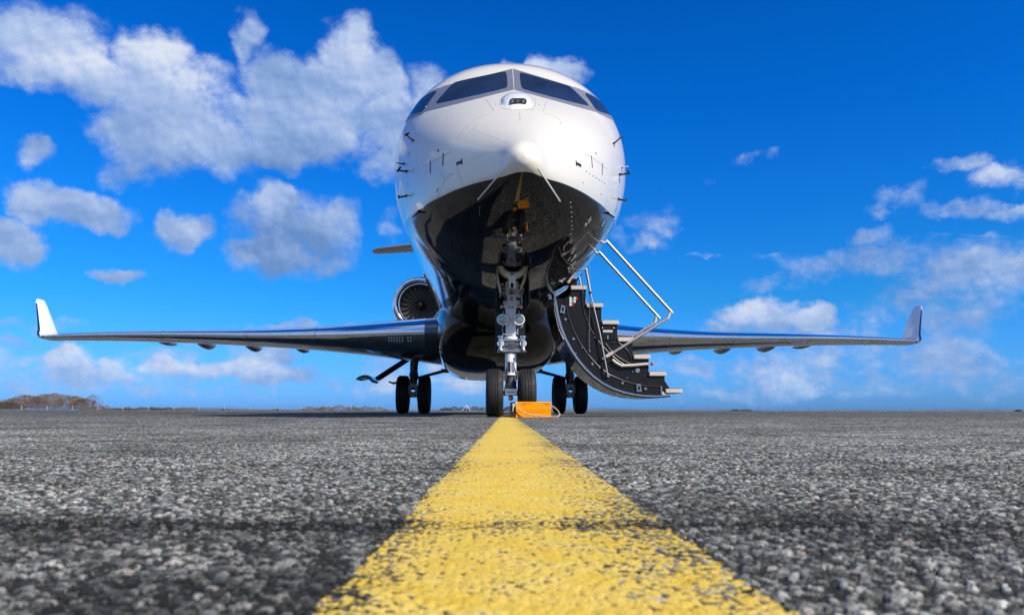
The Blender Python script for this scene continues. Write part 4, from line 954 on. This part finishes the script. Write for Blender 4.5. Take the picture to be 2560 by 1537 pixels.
# handrails
def tb(pts, r, mt, nm, Y): MB().tube([A4(x, y, Y) for x, y in pts], r, 14).build(nm, mt, adoor)
YF2, YR2 = YF-.03, YR
tb([(555,122),(1100,718)], .020, RAIL, 'handrail', YF2); tb([(497,213),(998,762)], .020, RAIL, 'handrail', YR2)
tb([(1083,712),(1060,765)], .020, CREAM, 'rail_bracket', YF2); tb([(968,748),(958,800)], .020, CREAM, 'rail_bracket', YR2)
tb([(1062,762),(580,1062)], .019, RAIL, 'rail_post', YF2); tb([(620,1035),(565,1070)], .024, CREAM, 'post_sleeve', YF2-.002); tb([(565,1066),(530,1090)], .026, STEEL, 'post_end', YF2-.004)
tb([(968,790),(770,912)], .018, RAIL, 'rail_post', YR2)
tb([(428,52),(450,90),(490,120),(530,133),(556,123)], .010, PROBE, 'rail_cable', YF2); tb([(415,125),(440,180),(465,208),(498,214)], .010, PROBE, 'rail_cable', YR2)
tb([(398,338),(412,410),(437,545)], .017, RAIL, 'short_post', YF2); tb([(437,545),(440,570)], .020, DARK, 'post_joint', YF2)
tb([(440,560),(515,880),(578,1215)], .010, RAIL, 'stay_rod', YF2-.02)
tb([(342,400),(352,450),(366,510)], .014, RAIL, 'short_post', YR2)
tb([(165,222),(220,280),(290,325),(340,345),(398,340)], .009, PROBE, 'rail_cable', YF2); tb([(285,408),(330,412),(342,400)], .008, STEEL, 'rail_cable', YR2)
tb([(434,292),(430,1015)], .0035, BRASS, 'tension_cable', YF2); tb([(380,330),(378,560)], .003, STEEL, 'tension_cable', YF2)
MB().box(A4(583, 1222, YF-.02), (.035, .03, .035)).build('stay_foot', STEEL, adoor)

# ------------------------------------------------------------------ chocks
def chock(loc, label, flip=1, rot=0):
    c = empty('wheel_chock', loc, label=label, cat='wheel chock'); c.rotation_euler.z = rot
    L_, H_, Dp = .375, .165, .13; pr = []
    # ribbed face: list of (y, z)
    pr = [(-Dp/2, 0), (-Dp/2, .045), (-Dp/2+.004, .049), (-Dp/2+.004, .053), (-Dp/2-.001, .057), (-Dp/2-.001, .064), (-Dp/2+.004, .068), (-Dp/2+.004, .072), (-Dp/2, .076),
          (-Dp/2, .145), (-Dp/2+.005, .148), (-Dp/2+.005, .152), (-Dp/2+.002, .156), (-Dp/2+.008, H_), (.0, H_), (Dp/2, .05), (Dp/2, 0)]
    MB().loft([[(x, y, z) for y, z in pr] for x in (-L_/2, L_/2)]).build('chock_body', ORANGE, c, bevel=.0015)
    MB().loft([[(x, y*.97, .003+z*.955) for y, z in pr] for x in (-L_/2-.055, -L_/2+.002)]).build('end_cap', DARK, c)
    m = MB()
    for x0, w_, z in ((-.07,.11,.147),(.14,.07,.147),(-.11,.06,.134),(.145,.045,.134)): m.box((x0, -Dp/2-.0005, z), (w_, .003, .004))
    m.build('slot', mat('slot_brown', (.35, .12, .02), .7), c)
    m = MB().tube([(L_/2-.01,0,.12),(L_/2+.03,-.02,.115),(L_/2+.075,-.06,.07),(L_/2+.09,-.10,.03),(L_/2+.06,-.13,.008),(L_/2-.02,-.13,.010),(.02,-.12,.018),(-.06,-.11,.036),(-.12,-.10,.062),(-.17,-.09,.10),(-.195,-.075,.13),(-.20,-.03,.14)], .0062, 10)
    m.build('rope', ROPE, c)
    k = MB().ball((-.215,-.08,.125), .018, sc=(1,.8,1.2)); k.ball((-.19,-.08,.142), .014); k.tube([(-.215,-.09,.12),(-.222,-.095,.085),(-.218,-.09,.06)], [.008,.007,.005], 8); k.build('rope_knot', ROPE, c)
    return c
cc = at(1333, 1035, -.36)
chock((cc.x, -.345, .0), 'orange ribbed wheel chock with pale rope against the front of the nose wheel')
chock((.20, .40, -.001), 'orange wheel chock tucked behind the nose wheel, seen mirrored in the belly', rot=math.pi)

# ------------------------------------------------------------------ far fence, trees, bushes
POST = mat('fence_post_grey', (.32, .35, .36), .7); WIRE = mat('fence_wire', (.25, .3, .33), .6)
fe = empty('perimeter_fence', (0, 290, 0), label='thin wire perimeter fence on pale posts along the horizon', cat='fence')
fp = []
for i in range(-3, 44):
    px = -10 + 63.5*i; t = (px)/2560; Yp = 300 + 60*t; p = at(px, 1024, Yp); fp.append((p.x, Yp))
hgt = 1.75
pm = MB().box((0, 0, hgt/2), (.22, .22, hgt)).build('fence_post', POST, fe); pm.location = (fp[0][0], fp[0][1]-290, 0)
pd = MB().box((0, 0, hgt/2), (.12, .12, hgt)).build('fence_post', mat('fence_post_dark', (.07, .09, .11), .7), fe); pd.location = (fp[-1][0]+9, fp[-1][1]-290, 0)
for i, (x, y) in enumerate(fp):
    if i:
        o = (pm if i < 21 else pd).copy(); COL.objects.link(o); o.parent = fe; o.location = (x, y-290, 0)
wm = MB()
for z in (.45, .9, 1.35, 1.7):
    for a, b_ in zip(fp[:-1], fp[1:]): wm.tube([(a[0], a[1]-290, z), (b_[0], b_[1]-290, z)], .022, 3, False)
wm.build('fence_wire', WIRE, fe, smooth=False)

BARK = mat('bare_bark', (.14, .105, .075), .9, noise=.3, nscale=2); TWIG = mat('winter_twigs', (.20, .135, .085), .9, noise=.35, nscale=.6); TWIG2 = mat('dark_hedge_twigs', (.085, .065, .05), .9, noise=.35, nscale=.6)
def branch(m, tw, p, d, L_, r, depth):
    q_ = p + d*L_; mid = p.lerp(q_, .5)+Vector((random.uniform(-1,1), random.uniform(-1,1), random.uniform(-.5,.5)))*L_*.06
    (m if depth < 2 else tw).tube([p, mid, q_], [r, r*.85, r*.65], 5 if depth < 2 else 3, False)
    if depth >= 4: return
    for k in range(random.choice((3, 3, 4))):
        nd = (d + Vector((random.uniform(-1,1), random.uniform(-1,1), random.uniform(-.25,.7)))*.75).normalized()
        branch(m, tw, p.lerp(q_, random.uniform(.55, 1)), nd, L_*random.uniform(.55, .78), r*.55, depth+1)
def tree(x, y, h, wdt, label, dense=1., tmat=None):
    t = empty('bare_tree', (x, y, 0), label=label, cat='tree', group='bare winter trees at the horizon')
    tr, tw = MB(), MB(); tr.tube([(0,0,-.1), (random.uniform(-.2,.2),0,h*.22)], [h*.028, h*.02], 6, False)
    for k in range(3 if dense < 1 else 4):
        branch(tr, tw, Vector((0, 0, h*.18)), Vector((random.uniform(-.55,.55), random.uniform(-.5,.5), 1)).normalized(), h*.27, h*.016, 1)
    n = int(2200*dense)
    for k in range(n):
        a = random.uniform(0, 2*math.pi); u = random.random()**.5; zz = random.random()
        prof = math.sin(math.pi*min(1, .12+.86*zz))**.6*(1-.15*math.sin(a*3+x)); c = Vector((math.cos(a)*u*wdt/2*prof, math.sin(a)*u*wdt/2*prof, h*(.12+.86*zz)+random.uniform(-.2, .2)))
        d = (c-Vector((0, 0, h*.25))).normalized()*random.uniform(.4, .9)+Vector((random.uniform(-.2,.2), random.uniform(-.2,.2), random.uniform(0,.3)))
        s_ = Vector((random.uniform(-1,1), random.uniform(-1,1), random.uniform(-1,1))).normalized()*random.uniform(.06, .14)
        tw.add([c-s_, c+s_, c+d], [(0, 1, 2)])
    tr.build('trunk', BARK, t); tw.build('crown', tmat or TWIG, t, smooth=False)
TREES = [(8,1005,75,'leftmost rounded bare tree of the wood at the far left'),(38,997,80,'low bare tree between the leftmost one and the tallest crowns'),(66,988,85,'tall broad bare tree left of the wood centre'),
         (92,992,70,'bare tree in the dip left of the highest crown'),(118,986,85,'highest bare crown of the wood on the left horizon'),(138,984,60,'pale forked bare tree standing in the middle of the wood'),
         (160,988,80,'broad bare tree just right of the pale forked one'),(184,991,75,'rounded bare tree towards the right end of the wood'),(206,997,70,'last dense bare tree at the right end of the wood'),
         (24,1008,70,'small bare tree low in front at the far left of the wood')]
for px, py, wpx, lab in TREES:
    Yp = 430+random.uniform(-25, 25); p = at(px, py, Yp); tree(p.x, Yp, p.z, wpx/F*(Yp+8.6), lab, 1.5 if 'pale' not in lab else .8)
p = at(233, 988, 400); tree(p.x, 400, p.z, 9, 'open lone bare tree standing apart right of the wood', .25)
def bush(px, py, wpx, label, Yp=420, mt=None, cat='bush'):
    a = at(px, py, Yp); h = max(.5, a.z); W = wpx/F*(Yp+8.6); m = MB(); n = int(250+W*50)
    for k in range(n):
        u = random.uniform(-1, 1); env = (1-abs(u)**2.2)**.7*(.8+.2*math.sin(u*9+px)+.1*math.sin(u*23)); z = h*env*random.random()**.6
        c = Vector((u*W/2, random.uniform(-1, 1)*min(3, W/4), z)); s_ = Vector((random.uniform(-1,1), random.uniform(-1,1), random.uniform(-1,1)))*.20
        m.add([c-s_, c+s_, c+Vector((random.uniform(-.4,.4), random.uniform(-.3,.3), random.uniform(.1, .5)))], [(0, 1, 2)])
    o = m.build('bush', mt or TWIG2, None, smooth=False); o.location = (a.x, Yp, 0)
    tag(o, label, cat, 'low bushes along the horizon')
for b_ in ((255,1012,45,'brown bush at the foot of the lone bare tree',405,TWIG),(228,1016,50,'low russet bush under the right end of the wood',395,TWIG),(300,1020,70,'thin low bush right of the lone bare tree'),
           (320,1017,26,'small brown bush beyond the fence left of the long hedge',420,TWIG),(370,1017,75,'dark low hedge beyond the wingtip shadow',450),(415,1018,70,'flat dark hedge right of the wingtip shadow hedge',450),(470,1018,60,'small brown hedge left of the far wing shadow',450,TWIG),
           (560,1022,12,'tiny dark bush on the bare horizon under the left wing',420),(690,1022,14,'second tiny dark bush under the left wing, nearer the brown mound',420),
           (790,1016,90,'long low brown mound of scrub left of the main wheel, its left end',450,TWIG),(850,1012,110,'highest brown mound of scrub left of the main wheel',450,TWIG),(920,1015,100,'right end of the brown scrub mound by the main wheel',450,TWIG),
           (1115,1018,30,'small dark bush between main wheel and nose wheel',430),(1140,1016,70,'dark brown scrub between main wheel and white frame',450),(1190,1016,70,'dark scrub just left of the nose wheel',450),(1270,1018,30,'dark scrub seen between the two nose wheels',450),
           (1838,1023,22,'tiny dark bush on the right horizon beyond the fence',430),(1865,1023,26,'twin dark bush right of the tiny one on the right horizon',430),(2545,1024,16,'tiny dark bush at the far right edge of the horizon',430)):
    bush(*b_)
# small white A-frame marker by the fence
t = empty('marker_frame', (0, 0, 0), label='small white three-legged marker frame beyond the main wheel', cat='marker')
a = at(1166, 1025, 285); t.location = (a.x, 285, 0)
MB().tube([(-1.6, 0, 0), (0, 0, 2.0)], .09, 6).build('leg', WHTP, t); MB().tube([(1.6, 0, 0), (0, 0, 2.0)], .09, 6).build('leg', WHTP, t); MB().tube([(0, 1, 0), (0, 0, 2.1)], .09, 6).build('leg', WHTP, t)
# far low land
m = MB(); xs = np.linspace(-6000, 6000, 240); rnd_ = np.random.RandomState(3)
hs = 5+3*np.sin(xs/310.)+2*np.sin(xs/97.+2)+rnd_.rand(len(xs))*1.5
m.loft([[(x, 3600, -1), (x, 3600, max(2, h)), (x, 3900, max(2, h)), (x, 3900, -1)] for x, h in zip(xs, hs)])
o = m.build('hills', mat('haze_blue_land', (.11, .17, .27), .95, noise=.2, nscale=.01), None); tag(o, 'thin haze-blue line of distant low land', None, None, 'structure')  # the veil of distant haze is put into the land's blue colour
# weed in the tarmac
wd = MB(); random.seed(4)
p = at(140, 1112, -7.1); d_ = ray(140, 1113); p = CAMP + d_*(-(CAMP.z)/d_.z)
for k in range(60):
    b0 = Vector((random.gauss(0, .012), random.gauss(0, .006), -.002)); tp = b0+Vector((random.gauss(0, .006), random.gauss(0, .004), random.uniform(.002, .007))); wd.add([b0-Vector((.0008,0,0)), b0+Vector((.0008,0,0)), tp], [(0, 1, 2)])
o = wd.build('weed_tuft', mat('weed_green', (.12, .12, .03), .8), None, smooth=False); o.location = (p.x, p.y, .001)
tag(o, 'tiny yellow-green weed tuft growing in the tarmac left of the line', 'weed')
